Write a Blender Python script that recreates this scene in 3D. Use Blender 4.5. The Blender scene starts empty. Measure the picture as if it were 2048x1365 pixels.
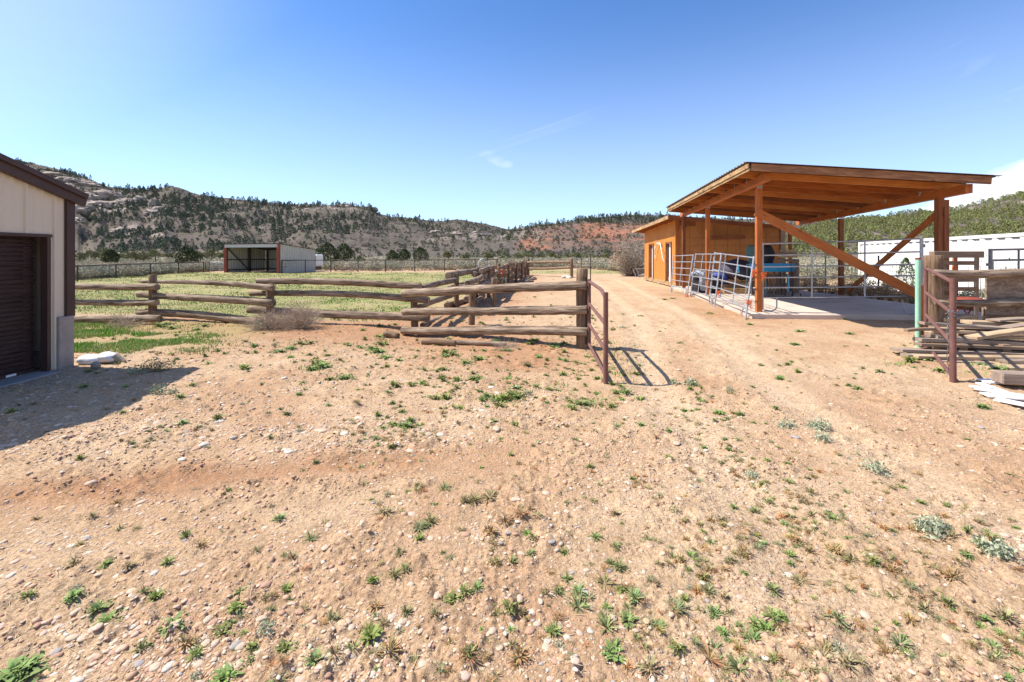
import bpy, bmesh, math, random
import numpy as np
from mathutils import Vector, Matrix
R = math.radians
SC = bpy.context.scene
COL = SC.collection
# ------------------------------------------------------------------ camera, sky, sun, exposure
EYE = 1.75; F = 910.0; CX = 1024.0; HY = 510.0
cam = bpy.data.cameras.new("camera"); co = bpy.data.objects.new("camera", cam); COL.objects.link(co)
co.location = (0, 0, EYE); co.rotation_euler = (R(90), 0, 0)
cam.sensor_width = 36; cam.lens = 36 * F / 2048; cam.shift_y = -(682.5 - HY) / 2048
cam.clip_start = 0.05; cam.clip_end = 6000
SC.camera = co
SUN_EL = R(53.5); SUN_ROT = R(-81.8)
W = bpy.data.worlds.new("World"); SC.world = W; W.use_nodes = True
def sky():
    nt = W.node_tree; n = nt.nodes; L = nt.links
    bg = n['Background']; bg.inputs[1].default_value = 0.09
    s = n.new('ShaderNodeTexSky'); s.sky_type = 'NISHITA'; s.sun_disc = False
    s.sun_elevation = SUN_EL; s.sun_rotation = SUN_ROT; s.altitude = 1800; s.air_density = 1.0; s.dust_density = 0.9; s.ozone_density = 2.2
    tc = n.new('ShaderNodeTexCoord'); sep = n.new('ShaderNodeSeparateXYZ'); L.new(tc.outputs['Generated'], sep.inputs[0])
    # cloud plane coordinates: direction / height
    def M(op, a, b=None, c=None):
        m = n.new('ShaderNodeMath'); m.operation = op
        for i, v in enumerate((a, b, c)):
            if v is None: continue
            if isinstance(v, (int, float)): m.inputs[i].default_value = v
            else: L.new(v, m.inputs[i])
        return m.outputs[0]
    def ramp(f, a, b):
        r = n.new('ShaderNodeMapRange'); r.interpolation_type = 'SMOOTHSTEP'; L.new(f, r.inputs[0]) ; r.inputs[1].default_value = a; r.inputs[2].default_value = b
        return r.outputs[0]
    X, Y, Z = sep.outputs
    zz = M('MAXIMUM', Z, 0.0); zc = M('ADD', zz, 0.12)
    cx = M('DIVIDE', X, zc); cy = M('DIVIDE', Y, zc)
    az = M('ARCTAN2', X, Y); cmb = n.new('ShaderNodeCombineXYZ'); L.new(az, cmb.inputs[0]); L.new(Z, cmb.inputs[1])
    rm = n.new('ShaderNodeMapping'); L.new(cmb.outputs[0], rm.inputs[0]); rm.inputs['Rotation'].default_value = (0, 0, R(-17)); cmb = rm
    mp = n.new('ShaderNodeMapping'); L.new(cmb.outputs[0], mp.inputs[0]); mp.inputs['Scale'].default_value = (1.6, 11.0, 1)
    n1 = n.new('ShaderNodeTexNoise'); n1.inputs['Scale'].default_value = 0.9; n1.inputs['Detail'].default_value = 7; n1.inputs['Distortion'].default_value = 1.2; L.new(mp.outputs[0], n1.inputs['Vector'])
    wis = M('MULTIPLY', ramp(n1.outputs[0], 0.42, 0.68), 0.45)
    # fade: wisps only low in the sky
    fade = M('SUBTRACT', 1.0, ramp(Z, 0.20, 0.38)); wis = M('MULTIPLY', M('MULTIPLY', wis, fade), ramp(az, -0.45, 0.0))
    # cumulus bank low on the right (azimuth from +Y towards +X)
    n2 = n.new('ShaderNodeTexNoise'); n2.inputs['Scale'].default_value = 5.0; n2.inputs['Detail'].default_value = 8; n2.inputs['Roughness'].default_value = 0.55; L.new(tc.outputs['Generated'], n2.inputs['Vector'])
    top = M('ADD', M('MULTIPLY', M('SUBTRACT', az, 0.62), 0.42), 0.045)
    top = M('MINIMUM', top, 0.20)
    top = M('ADD', top, M('MULTIPLY', M('SUBTRACT', n2.outputs[0], 0.5), 0.16))
    bank = ramp(M('SUBTRACT', top, Z), -0.012, 0.03)
    bank = M('MULTIPLY', bank, ramp(az, 0.60, 0.76))
    # small lone wisp near the centre
    dx = M('DIVIDE', M('SUBTRACT', az, -0.035), 0.030); dz = M('DIVIDE', M('SUBTRACT', Z, 0.205), 0.020)
    dxx = M('SUBTRACT', dx, M('MULTIPLY', dz, -0.8))
    rr = M('ADD', M('MULTIPLY', dxx, dxx), M('MULTIPLY', dz, dz))
    puff = M('MULTIPLY', M('SUBTRACT', 1.0, ramp(rr, 0.0, 1.6)), M('MULTIPLY', ramp(n2.outputs[0], 0.40, 0.66), 0.42))
    cl = M('MINIMUM', M('ADD', M('ADD', wis, bank), puff), 1.0)
    # thin whitish veil close to the horizon
    veil = M('MULTIPLY', M('SUBTRACT', 1.0, ramp(Z, -0.02, 0.50)), 0.36)
    glow = M('MULTIPLY', ramp(M('MULTIPLY', az, -1.0), 0.35, 0.95), 0.30); veil = M('MAXIMUM', veil, glow)
    cl = M('MAXIMUM', cl, veil)
    mix = n.new('ShaderNodeMix'); mix.data_type = 'RGBA'
    tn = n.new('ShaderNodeMix'); tn.data_type = 'RGBA'; tn.blend_type = 'MULTIPLY'; tn.inputs[0].default_value = 1; L.new(s.outputs[0], tn.inputs[6]); tn.inputs[7].default_value = (0.83, 1.20, 1.58, 1)
    L.new(cl, mix.inputs[0]); L.new(tn.outputs[2], mix.inputs[6]); mix.inputs[7].default_value = (8.6, 9.0, 9.6, 1)
    L.new(mix.outputs[2], bg.inputs[0])
sky()
sl = bpy.data.lights.new("sun", 'SUN'); sl.energy = 4.9; sl.angle = R(0.5); sl.color = (1.0, 0.95, 0.86)
so = bpy.data.objects.new("sun", sl); COL.objects.link(so); so.location = (-20, 4, 30)
sd = Vector((math.sin(SUN_ROT) * math.cos(SUN_EL), math.cos(SUN_ROT) * math.cos(SUN_EL), math.sin(SUN_EL)))
so.rotation_euler = sd.to_track_quat('Z', 'Y').to_euler()
SC.view_settings.view_transform = 'Standard'; SC.view_settings.look = 'None'; SC.view_settings.gamma = 1
SC.view_settings.exposure = 0.72

# ------------------------------------------------------------------ maths helpers
def at(px, py, Y):
    return Vector(((px - CX) / F * Y, Y, EYE + (HY - py) / F * Y))
def ax(px, Y): return (px - CX) / F * Y
def hsh(ix, iy, seed):
    h = (ix.astype(np.int64) * 374761393 + iy.astype(np.int64) * 668265263 + seed * 982451653) & 0xffffffff
    h = ((h ^ (h >> 13)) * 1274126177) & 0xffffffff
    h = h ^ (h >> 16)
    return (h & 0xffffff) / float(0xffffff)
def vn(x, y, seed=0):
    x = np.asarray(x, float); y = np.asarray(y, float)
    ix = np.floor(x); iy = np.floor(y); fx = x - ix; fy = y - iy
    fx = fx * fx * (3 - 2 * fx); fy = fy * fy * (3 - 2 * fy)
    a = hsh(ix, iy, seed); b = hsh(ix + 1, iy, seed); c = hsh(ix, iy + 1, seed); d = hsh(ix + 1, iy + 1, seed)
    return (a * (1 - fx) + b * fx) * (1 - fy) + (c * (1 - fx) + d * fx) * fy
def fbm(x, y, o=4, seed=0):
    s = 0; a = 0.5; t = 0
    x = np.asarray(x, float); y = np.asarray(y, float)
    for i in range(o):
        s = s + a * vn(x * (2 ** i) + i * 17.3, y * (2 ** i) - i * 9.1, seed + i); t += a; a *= 0.5
    return s / t
def sstep(a, b, x):
    t = np.clip((x - a) / (b - a), 0, 1); return t * t * (3 - 2 * t)
def seg_dist(x, y, pts):
    d = np.full(np.shape(x), 1e9)
    for (x0, y0), (x1, y1) in zip(pts[:-1], pts[1:]):
        dx, dy = x1 - x0, y1 - y0
        t = np.clip(((x - x0) * dx + (y - y0) * dy) / (dx * dx + dy * dy), 0, 1)
        d = np.minimum(d, np.hypot(x - x0 - t * dx, y - y0 - t * dy))
    return d
FENCE = [(-14.5, 12.9), (-9.66, 12.2), (-5.96, 11.4), (-2.3, 10.9), (0.2, 9.3)]
def macro(x, y):
    """ground height used both by the mesh and to stand things on it"""
    x = np.asarray(x, float); y = np.asarray(y, float)
    z = (fbm(x / 3.1, y / 3.1, 3, 5) - 0.5) * 0.07
    z = z + 0.03 * np.exp(-(seg_dist(x, y, FENCE) / 0.55) ** 2)          # low bank of soil under the log fence
    z = z + 0.05 * sstep(6.6, 8.5, y) * (1 - sstep(-5.6, -3.8, x)) * (1 - sstep(9.3, 11.3, y))   # bank beside the garage
    z = z - 0.02 * np.exp(-(((y - 4.0 - 0.12 * x + 0.02 * x * x) / 0.12) ** 2)) * (x < 0.5)   # wheel rut
    z = z - 0.10 * np.exp(-(((x + 2.2) / 1.3) ** 2 + ((y - 10.3) / 0.8) ** 2))
    for o_ in (0.0, -1.55): dd = seg_dist(x, y, [(7.2 + o_, 32), (4.9 + o_, 12.5), (3.3 + o_, 5.5), (3.0 + o_ * .9, 1.5)]); z = z - 0.022 * np.exp(-(dd / 0.20) ** 2) + 0.012 * np.exp(-((dd - 0.36) / 0.12) ** 2)
    slab = (x > 6.2) & (x < 14) & (y > 12) & (y < 24)
    z = np.where(slab, z * 0.2, z)
    return z
def micro(x, y):
    r = np.hypot(x, y)
    fall = np.clip(9.0 / np.maximum(r, 1), 0, 1)
    c = fbm(x * 9, y * 9, 3, 21); lum = np.clip(c - 0.5, 0, 1)
    clod = fbm(x * 3.2 + 5, y * 3.2, 2, 33)
    return (lum * 0.10 * sstep(0.38, 0.60, clod) + np.abs(fbm(x * 22, y * 22, 3, 44) - 0.5) * 0.05 * (0.4 + sstep(0.35, 0.6, clod)) + (fbm(x * 2.0, y * 6.0, 2, 60) - 0.5) * 0.03) * fall
def gz(x, y): return float(macro(np.array([x]), np.array([y]))[0])

# hills: ridge lines given as (photo column, height over the eye / distance, forward distance)
def prof(P):
    u = np.array([(p[0] - CX) / F for p in P]); t = np.array([(HY - p[1]) / F for p in P]); d = np.array([p[2] for p in P], float)
    return u, t, d
RA = prof([(-900, 300, 640), (-300, 300, 620), (0, 314, 600), (70, 326, 580), (146, 345, 520), (198, 366, 470), (214, 373, 455), (270, 377, 448), (318, 378, 440), (342, 371, 430), (362, 376, 430), (390, 387, 430), (450, 396, 430), (530, 406, 430),
           (575, 409, 430), (644, 409, 430), (701, 412, 430), (737, 414, 430), (755, 426, 430), (780, 434, 440), (830, 437, 470), (860, 443, 500), (900, 441, 540), (925, 440, 560), (965, 447, 580), (1010, 458, 600), (1080, 470, 600), (1150, 490, 600), (1400, 510, 600)])
RB = prof([(780, 512, 200), (820, 496, 215), (850, 480, 235), (900, 474, 250), (950, 468, 262), (1000, 465, 270), (1034, 456, 275), (1085, 448, 280), (1120, 445, 285), (1154, 439, 290), (1179, 436, 295), (1222, 434, 300), (1256, 431, 305), (1330, 430, 320), (1450, 436, 330), (1600, 440, 340), (1713, 436, 340), (1760, 438, 340), (1900, 470, 340), (2100, 500, 340)])
RC = prof([(1480, 512, 210), (1560, 482, 215), (1600, 462, 220), (1660, 448, 225), (1713, 441, 230), (1758, 434, 235), (1811, 429, 240), (1860, 426, 245), (1906, 422, 250), (1943, 414, 255), (1995, 402, 260), (2048, 388, 265), (2300, 330, 280), (3200, 300, 300)])
def hill_h(x, y):
    y = np.maximum(np.asarray(y, float), 1.0); u = x / y
    best = np.zeros(np.shape(x)); kind = np.zeros(np.shape(x), int); tt = np.zeros(np.shape(x))
    for k, (P, foot, ex, gl) in enumerate(((RA, 150, 1.2, 0.20), (RB, 150, 1.25, 0.16), (RC, 105, 1.15, 0.10))):
        T = np.interp(u, P[0], P[1]); D = np.interp(u, P[0], P[2]); H = T * D + EYE * (T > 0.002)
        t = (y - foot) / (D - foot)
        tc = np.clip(t, 0, 1)
        g = 1 - np.abs(2 * fbm(u * D / 55.0 + 40, y / 260.0, 3, 70 + k) - 1)       # gullies running down the slope
        h = H * (tc ** ex - gl * 4 * tc * (1 - tc) * (g - 0.35) * 0.8)
        h = h + H * (fbm(x / 22, y / 22, 4, 90 + k) - 0.5) * 0.22 * (tc * (1 - tc) * 4) ** 0.7
        h = h + (fbm(x / 7, y / 7, 3, 95 + k) - 0.5) * 1.2 * np.clip(t * 6, 0, 1) * (H > 1)
        h = np.where(t > 1, H * np.clip(1 - (t - 1) * 1.3, 0, 1), h)
        h = np.maximum(h, 0)
        m = h > best; best = np.where(m, h, best); kind = np.where(m & (h > 0.4), k + 1, kind); tt = np.where(m, tc, tt)
    # rolling sage flat before the hills
    fl = (fbm(x / 26, y / 26, 3, 120) - 0.5) * 2.0 * sstep(70, 120, y) 
    return best + fl, kind, tt
def terr(x, y):
    h, k, t = hill_h(x, y)
    return macro(x, y) + np.where(np.asarray(y) > 62, h, 0)

# ------------------------------------------------------------------ node material helpers
def mat_new(name):
    m = bpy.data.materials.new(name); m.use_nodes = True
    nt = m.node_tree; return m, nt.nodes, nt.links, nt.nodes['Principled BSDF']
class NB:
    def __init__(s, name, rough=0.8, metal=0.0, spec=0.3):
        s.m, s.n, s.L, s.p = mat_new(name)
        s.p.inputs['Roughness'].default_value = rough; s.p.inputs['Metallic'].default_value = metal
        s.p.inputs['Specular IOR Level'].default_value = spec
    def coord(s, kind='Object', scale=(1, 1, 1), rot=(0, 0, 0)):
        if kind == 'World':
            g = s.n.new('ShaderNodeNewGeometry'); o = g.outputs['Position']
        else:
            t = s.n.new('ShaderNodeTexCoord'); o = t.outputs[kind]
        mp = s.n.new('ShaderNodeMapping'); s.L.new(o, mp.inputs[0]); mp.inputs['Scale'].default_value = scale; mp.inputs['Rotation'].default_value = rot
        return mp.outputs[0]
    def noise(s, vec, scale, detail=4, rough=0.55, dist=0.0):
        t = s.n.new('ShaderNodeTexNoise'); s.L.new(vec, t.inputs['Vector']); t.inputs['Scale'].default_value = scale
        t.inputs['Detail'].default_value = detail; t.inputs['Roughness'].default_value = rough; t.inputs['Distortion'].default_value = dist
        return t.outputs[0]
    def vor(s, vec, scale, out='Distance', feat='F1', rnd=1.0):
        t = s.n.new('ShaderNodeTexVoronoi'); s.L.new(vec, t.inputs['Vector']); t.inputs['Scale'].default_value = scale; t.feature = feat
        t.inputs['Randomness'].default_value = rnd
        return t.outputs[out]
    def attr(s, name, out='Color'):
        a = s.n.new('ShaderNodeAttribute'); a.attribute_name = name; return a.outputs[out]
    def sep(s, c):
        t = s.n.new('ShaderNodeSeparateColor'); s.L.new(c, t.inputs[0]); return t.outputs
    def ramp(s, f, stops, interp='LINEAR'):
        r = s.n.new('ShaderNodeValToRGB'); s.L.new(f, r.inputs[0]); e = r.color_ramp.elements; r.color_ramp.interpolation = interp
        while len(e) > 1: e.remove(e[-1])
        e[0].position = stops[0][0]; e[0].color = (*stops[0][1], 1)
        for p, c in stops[1:]:
            q = e.new(p); q.color = (*c, 1)
        return r.outputs[0]
    def rng(s, f, a, b, c=0.0, d=1.0):
        r = s.n.new('ShaderNodeMapRange'); s.L.new(f, r.inputs[0])
        for i, v in zip((1, 2, 3, 4), (a, b, c, d)): r.inputs[i].default_value = v
        return r.outputs[0]
    def math(s, op, a, b=0.0):
        m = s.n.new('ShaderNodeMath'); m.operation = op
        for i, v in enumerate((a, b)):
            if isinstance(v, (int, float)): m.inputs[i].default_value = v
            else: s.L.new(v, m.inputs[i])
        return m.outputs[0]
    def mix(s, f, a, b, mode='MIX'):
        m = s.n.new('ShaderNodeMix'); m.data_type = 'RGBA'; m.blend_type = mode
        for i, v in ((0, f), (6, a), (7, b)):
            if isinstance(v, (int, float)): m.inputs[i].default_value = v
            elif isinstance(v, tuple): m.inputs[i].default_value = (*v, 1)
            else: s.L.new(v, m.inputs[i])
        return m.outputs[2]
    def base(s, c):
        if isinstance(c, tuple): s.p.inputs['Base Color'].default_value = (*c, 1)
        else: s.L.new(c, s.p.inputs['Base Color'])
    def rough(s, v): s.L.new(v, s.p.inputs['Roughness'])
    def bump(s, h, strength=0.4, dist=0.01, prev=None):
        b = s.n.new('ShaderNodeBump'); b.inputs['Strength'].default_value = strength; b.inputs['Distance'].default_value = dist
        s.L.new(h, b.inputs['Height'])
        if prev is not None: s.L.new(prev, b.inputs['Normal'])
        s.L.new(b.outputs[0], s.p.inputs['Normal']); return b.outputs[0]
M = {}
def m_wood(key, stops, grain=26.0, stain=0.4, bump=0.5, rough=0.85, crack=True):
    b = NB(key, rough)
    v = b.coord('UV', (1.3, grain, 1)); v2 = b.coord('UV', (0.9, 3.0, 1)); ob = b.coord('World', (1, 1, 1))
    g = b.noise(v, 1.6, 6, 0.62, 0.6); c = b.ramp(g, stops)
    bl = b.noise(v2, 1.7, 4, 0.6, 0.5)
    c = b.mix(b.rng(bl, 0.42, 0.72, 0, stain), c, tuple(x * 0.45 for x in stops[0][1]))
    c = b.mix(b.rng(b.noise(ob, 0.8, 2), 0.35, 0.7, 0, 0.35), c, stops[-1][1])
    kn = b.vor(b.coord('UV', (1.6, 6.0, 1)), 1.0, 'Distance'); c = b.mix(b.rng(kn, 0.13, 0.06, 0, 0.7), c, tuple(x * 0.35 for x in stops[0][1]))
    if crack:
        cr = b.noise(b.coord('UV', (0.8, grain * 1.4, 1)), 1.1, 5, 0.7, 1.0)
        c = b.mix(b.rng(cr, 0.64, 0.70, 0, 0.75), c, (0.035, 0.024, 0.018))
    b.base(c); b.bump(g, bump, 0.006); M[key] = b.m
m_wood('weathered log', [(0.36, (0.05, 0.030, 0.019)), (0.47, (0.185, 0.125, 0.083)), (0.60, (0.38, 0.285, 0.205))], 16, 0.55, 1.0)
m_wood('brown post', [(0.30, (0.07, 0.038, 0.022)), (0.47, (0.19, 0.115, 0.065)), (0.66, (0.30, 0.21, 0.14))], 20, 0.6)
m_wood('log end', [(0.3, (0.10, 0.065, 0.04)), (0.7, (0.2, 0.13, 0.08))], 8)
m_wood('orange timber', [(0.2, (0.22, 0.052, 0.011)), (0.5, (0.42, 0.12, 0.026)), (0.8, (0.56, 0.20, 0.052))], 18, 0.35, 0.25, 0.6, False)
m_wood('fascia timber', [(0.3, (0.12, 0.05, 0.025)), (0.48, (0.25, 0.11, 0.05)), (0.66, (0.42, 0.22, 0.11))], 9, 0.5, 0.4, 0.8)
m_wood('deck timber', [(0.2, (0.03, 0.010, 0.006)), (0.5, (0.05, 0.015, 0.008)), (0.8, (0.075, 0.024, 0.011))], 14, 0.5, 0.3, 0.8)  # near-black colour paints in the shade between the rafters
m_wood('pale timber', [(0.2, (0.38, 0.10, 0.02)), (0.5, (0.60, 0.21, 0.05)), (0.8, (0.72, 0.32, 0.10))], 18, 0.4, 0.3, 0.6, False)
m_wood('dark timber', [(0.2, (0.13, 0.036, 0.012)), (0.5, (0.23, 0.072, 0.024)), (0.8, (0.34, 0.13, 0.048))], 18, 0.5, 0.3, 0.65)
m_wood('trim timber', [(0.35, (0.16, 0.085, 0.04)), (0.48, (0.40, 0.24, 0.11)), (0.66, (0.55, 0.38, 0.20))], 9, 0.45, 0.5, 0.75)
m_wood('shed board', [(0.2, (0.36, 0.12, 0.02)), (0.5, (0.56, 0.21, 0.038)), (0.8, (0.68, 0.30, 0.07))], 20, 0.25, 0.3, 0.7, False)
m_wood('grey board', [(0.25, (0.15, 0.105, 0.08)), (0.5, (0.28, 0.205, 0.155)), (0.8, (0.42, 0.33, 0.26))], 24)
m_wood('fresh board', [(0.25, (0.27, 0.17, 0.095)), (0.5, (0.44, 0.31, 0.19)), (0.8, (0.58, 0.45, 0.31))], 24)
m_wood('pallet board', [(0.25, (0.14, 0.085, 0.05)), (0.5, (0.24, 0.16, 0.105)), (0.8, (0.34, 0.25, 0.17))], 22)
def m_osb():
    b = NB('osb', 0.75); v = b.coord('Object', (1, 1, 1))
    ch = b.vor(b.coord('Object', (1, 1, 1.6)), 55, 'Color'); r = b.sep(ch)[0]
    c = b.ramp(r, [(0.0, (0.34, 0.125, 0.035)), (0.5, (0.47, 0.19, 0.055)), (1.0, (0.58, 0.27, 0.095))])
    c = b.mix(b.rng(b.noise(v, 1.2, 4), 0.4, 0.75, 0, 0.55), c, (0.28, 0.12, 0.04))
    b.base(c); b.bump(r, 0.2, 0.004); M['osb'] = b.m
m_osb()
def m_flat(key, col, rough=0.6, metal=0.0, var=0.25, dirt=None, scale=3.0, spec=0.4, bump=0.0):
    b = NB(key, rough, metal, spec); v = b.coord('World')
    n1 = b.noise(v, scale, 5, 0.6); n2 = b.noise(v, scale * 9, 3, 0.6)
    c = b.mix(b.rng(n1, 0.3, 0.7, 0, 1), tuple(x * (1 - var) for x in col), tuple(min(1, x * (1 + var * 0.6)) for x in col))
    if dirt: c = b.mix(b.rng(n2, 0.5, 0.75, 0, 0.7), c, dirt)
    b.base(c); b.rough(b.rng(n2, 0.2, 0.8, rough * 0.8, min(1, rough * 1.2)))
    if bump: b.bump(n2, bump, 0.004)
    M[key] = b.m
m_flat('galvanised', (0.44, 0.45, 0.47), 0.45, 0.55, 0.25, (0.28, 0.27, 0.26), 4)
m_flat('dull steel', (0.20, 0.20, 0.22), 0.5, 0.4, 0.3, (0.1, 0.09, 0.09))
m_flat('rust pipe', (0.185, 0.085, 0.068), 0.7, 0.15, 0.3, (0.09, 0.045, 0.04), 6, 0.4, 0.2)
m_flat('red oxide', (0.26, 0.055, 0.028), 0.6, 0.0, 0.25, (0.14, 0.04, 0.03))
m_flat('dark pipe', (0.055, 0.042, 0.038), 0.6, 0.2, 0.3)
m_flat('beige siding', (0.62, 0.555, 0.445), 0.5, 0.0, 0.05, None, 1.0)
m_flat('brown trim', (0.060, 0.033, 0.028), 0.5, 0.0, 0.15, None, 2)
m_flat('roof metal', (0.26, 0.17, 0.115), 0.5, 0.3, 0.35, (0.14, 0.09, 0.06), 2)
m_flat('white paint', (0.80, 0.79, 0.77), 0.5, 0.0, 0.04, (0.72, 0.70, 0.66), 1.5)
m_flat('shelter siding', (0.48, 0.46, 0.42), 0.5, 0.1, 0.08, None, 2)
m_flat('white plastic', (0.72, 0.72, 0.74), 0.5, 0.0, 0.08, (0.5, 0.46, 0.42), 6, 0.4, 0.3)
m_flat('blue plastic', (0.03, 0.27, 0.56), 0.35, 0.0, 0.15, None, 4)
m_flat('green paint', (0.30, 0.56, 0.40), 0.5, 0.0, 0.12, (0.22, 0.36, 0.27), 4)
m_flat('teal plastic', (0.13, 0.24, 0.24), 0.5, 0.0, 0.1)
m_flat('black plastic', (0.02, 0.02, 0.026), 0.5, 0.0, 0.2)
m_flat('dark tarp', (0.075, 0.062, 0.085), 0.7, 0.0, 0.3, None, 5, 0.3, 0.3)
m_flat('grey blanket', (0.34, 0.36, 0.40), 0.95, 0.0, 0.5, (0.05, 0.06, 0.14), 5)
m_flat('blue cloth', (0.04, 0.07, 0.32), 0.9, 0.0, 0.4, (0.4, 0.45, 0.6), 5)
m_flat('orange twine', (0.80, 0.16, 0.03), 0.7, 0.0, 0.15)
m_flat('blue strap', (0.08, 0.45, 0.72), 0.6, 0.0, 0.1)
m_flat('red handle', (0.62, 0.09, 0.03), 0.5, 0.0, 0.1)
m_flat('bone', (0.68, 0.62, 0.52), 0.7, 0.0, 0.15)
m_flat('grey stone block', (0.34, 0.30, 0.25), 0.9, 0.0, 0.25, (0.22, 0.18, 0.15), 6, 0.2, 0.5)
m_flat('white board', (0.74, 0.73, 0.73), 0.6, 0.0, 0.06, (0.58, 0.50, 0.44), 5)
m_flat('concrete', (0.50, 0.425, 0.375), 0.9, 0.0, 0.12, (0.42, 0.34, 0.29), 1.3, 0.2, 0.3)
m_flat('foundation concrete', (0.34, 0.30, 0.28), 0.9, 0.0, 0.2, (0.26, 0.22, 0.20), 2.5, 0.2, 0.3)
def m_slab():
    b = NB('stained slab', 0.85); v = b.coord('World')
    c = b.mix(b.rng(b.noise(v, 1.1, 5), 0.3, 0.7), (0.50, 0.40, 0.325), (0.60, 0.49, 0.405))
    st = b.noise(b.coord('World', (0.9, 3.0, 1), (0, 0, 0.3)), 0.9, 5, 0.6, 0.6)
    c = b.mix(b.rng(st, 0.60, 0.68, 0, 0.7), c, (0.17, 0.10, 0.08))
    b.base(c); b.bump(b.noise(v, 40, 3), 0.2, 0.003); M['slab'] = b.m
m_slab()
m_flat('pale rock', (0.40, 0.33, 0.275), 0.95, 0.0, 0.45, (0.20, 0.15, 0.125), 0.12, 0.1, 0.5)
def m_door():
    b = NB('door slat', 0.55); v = b.coord('World', (1, 0.25, 1))
    c = b.mix(b.rng(b.noise(b.coord('World', (2, 1.2, 14)), 3, 5, 0.7), 0.35, 0.75), (0.016, 0.009, 0.010), (0.070, 0.042, 0.040))
    b.base(c); M['door slat'] = b.m
m_door()
def m_ply():
    b = NB('rough panel', 0.9); v = b.coord('World', (2.2, 2.2, 5.0))
    n1 = b.noise(v, 2.2, 7, 0.7, 1.2)
    c = b.ramp(n1, [(0.3, (0.10, 0.07, 0.05)), (0.5, (0.25, 0.18, 0.13)), (0.7, (0.40, 0.31, 0.23))])
    b.base(c); b.bump(n1, 0.8, 0.02); M['rough panel'] = b.m
m_ply()
def m_leaf(key, tint=(1, 1, 1), rough=0.75):
    b = NB(key, rough, 0, 0.25); a = b.attr('col')
    c = b.mix(1.0, a, tint, 'MULTIPLY')
    b.base(c); M[key] = b.m
m_leaf('foliage')
def m_ground():
    b = NB('dirt', 0.95, 0, 0.15); v = b.coord('World')
    msk = b.sep(b.attr('mask'))
    tan = b.mix(b.rng(b.noise(v, 1.4, 5, 0.6), 0.3, 0.7), (0.52, 0.35, 0.21), (0.63, 0.46, 0.295))
    red = b.mix(b.rng(b.noise(v, 2.4, 4, 0.6), 0.3, 0.7), (0.37, 0.185, 0.095), (0.49, 0.275, 0.15))
    n0 = b.noise(v, 0.55, 5, 0.6, 0.4)
    rf = b.math('ADD', msk[0], b.rng(n0, 0.5, 0.72, 0, 0.55)); rf = b.math('MINIMUM', rf, 1.0)
    c = b.mix(rf, tan, red)
    c = b.mix(b.math('MULTIPLY', b.attr('mask', 'Alpha'), b.rng(n0, .35, .6, .15, .75)), c, (0.65, 0.49, 0.33))
    c = b.mix(b.rng(b.noise(v, 4.5, 6, .72, .3), .50, .66, 0, .55), c, (0.30, 0.20, 0.115))
    # small stones in the surface
    vc = b.vor(v, 34, 'Color'); vd = b.vor(v, 34, 'Distance'); q = b.sep(vc)
    stone = b.ramp(q[1], [(0, (0.52, 0.40, 0.31)), (0.35, (0.68, 0.60, 0.50)), (0.6, (0.42, 0.25, 0.19)), (0.8, (0.36, 0.33, 0.31)), (1, (0.74, 0.68, 0.60))])
    pres = b.math('MULTIPLY', b.rng(q[0], 0.60, 0.64), b.rng(vd, 0.42, 0.30)); pres = b.math('MULTIPLY', pres, b.rng(msk[2], 0.0, 1.0, 0.35, 1.0))
    c = b.mix(pres, c, stone)
    fine = b.noise(v, 55, 5, 0.7); c = b.mix(b.rng(fine, 0.36, 0.56, 0.75, 0), c, (0.27, 0.155, 0.085))
    # pasture grass cover
    g1 = b.noise(v, 7.0, 6, 0.7); gcol = b.mix(b.rng(b.noise(v, 0.35, 4, 0.6), 0.35, 0.65), (0.29, 0.28, 0.105), (0.18, 0.235, 0.055))
    gcol = b.mix(b.rng(g1, 0.35, 0.65, 0, 0.6), gcol, (0.36, 0.27, 0.15))
    gf = b.math('MULTIPLY', msk[1], b.rng(b.noise(v, 0.9, 6, 0.7), 0.36, 0.50, 0.25, 1))
    c = b.mix(gf, c, gcol)
    b.base(c)
    h = b.math('ADD', b.math('MULTIPLY', fine, 0.8), b.math('MULTIPLY', pres, 0.6))
    b.bump(h, 1.0, 0.022); M['ground'] = b.m
m_ground()
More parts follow.
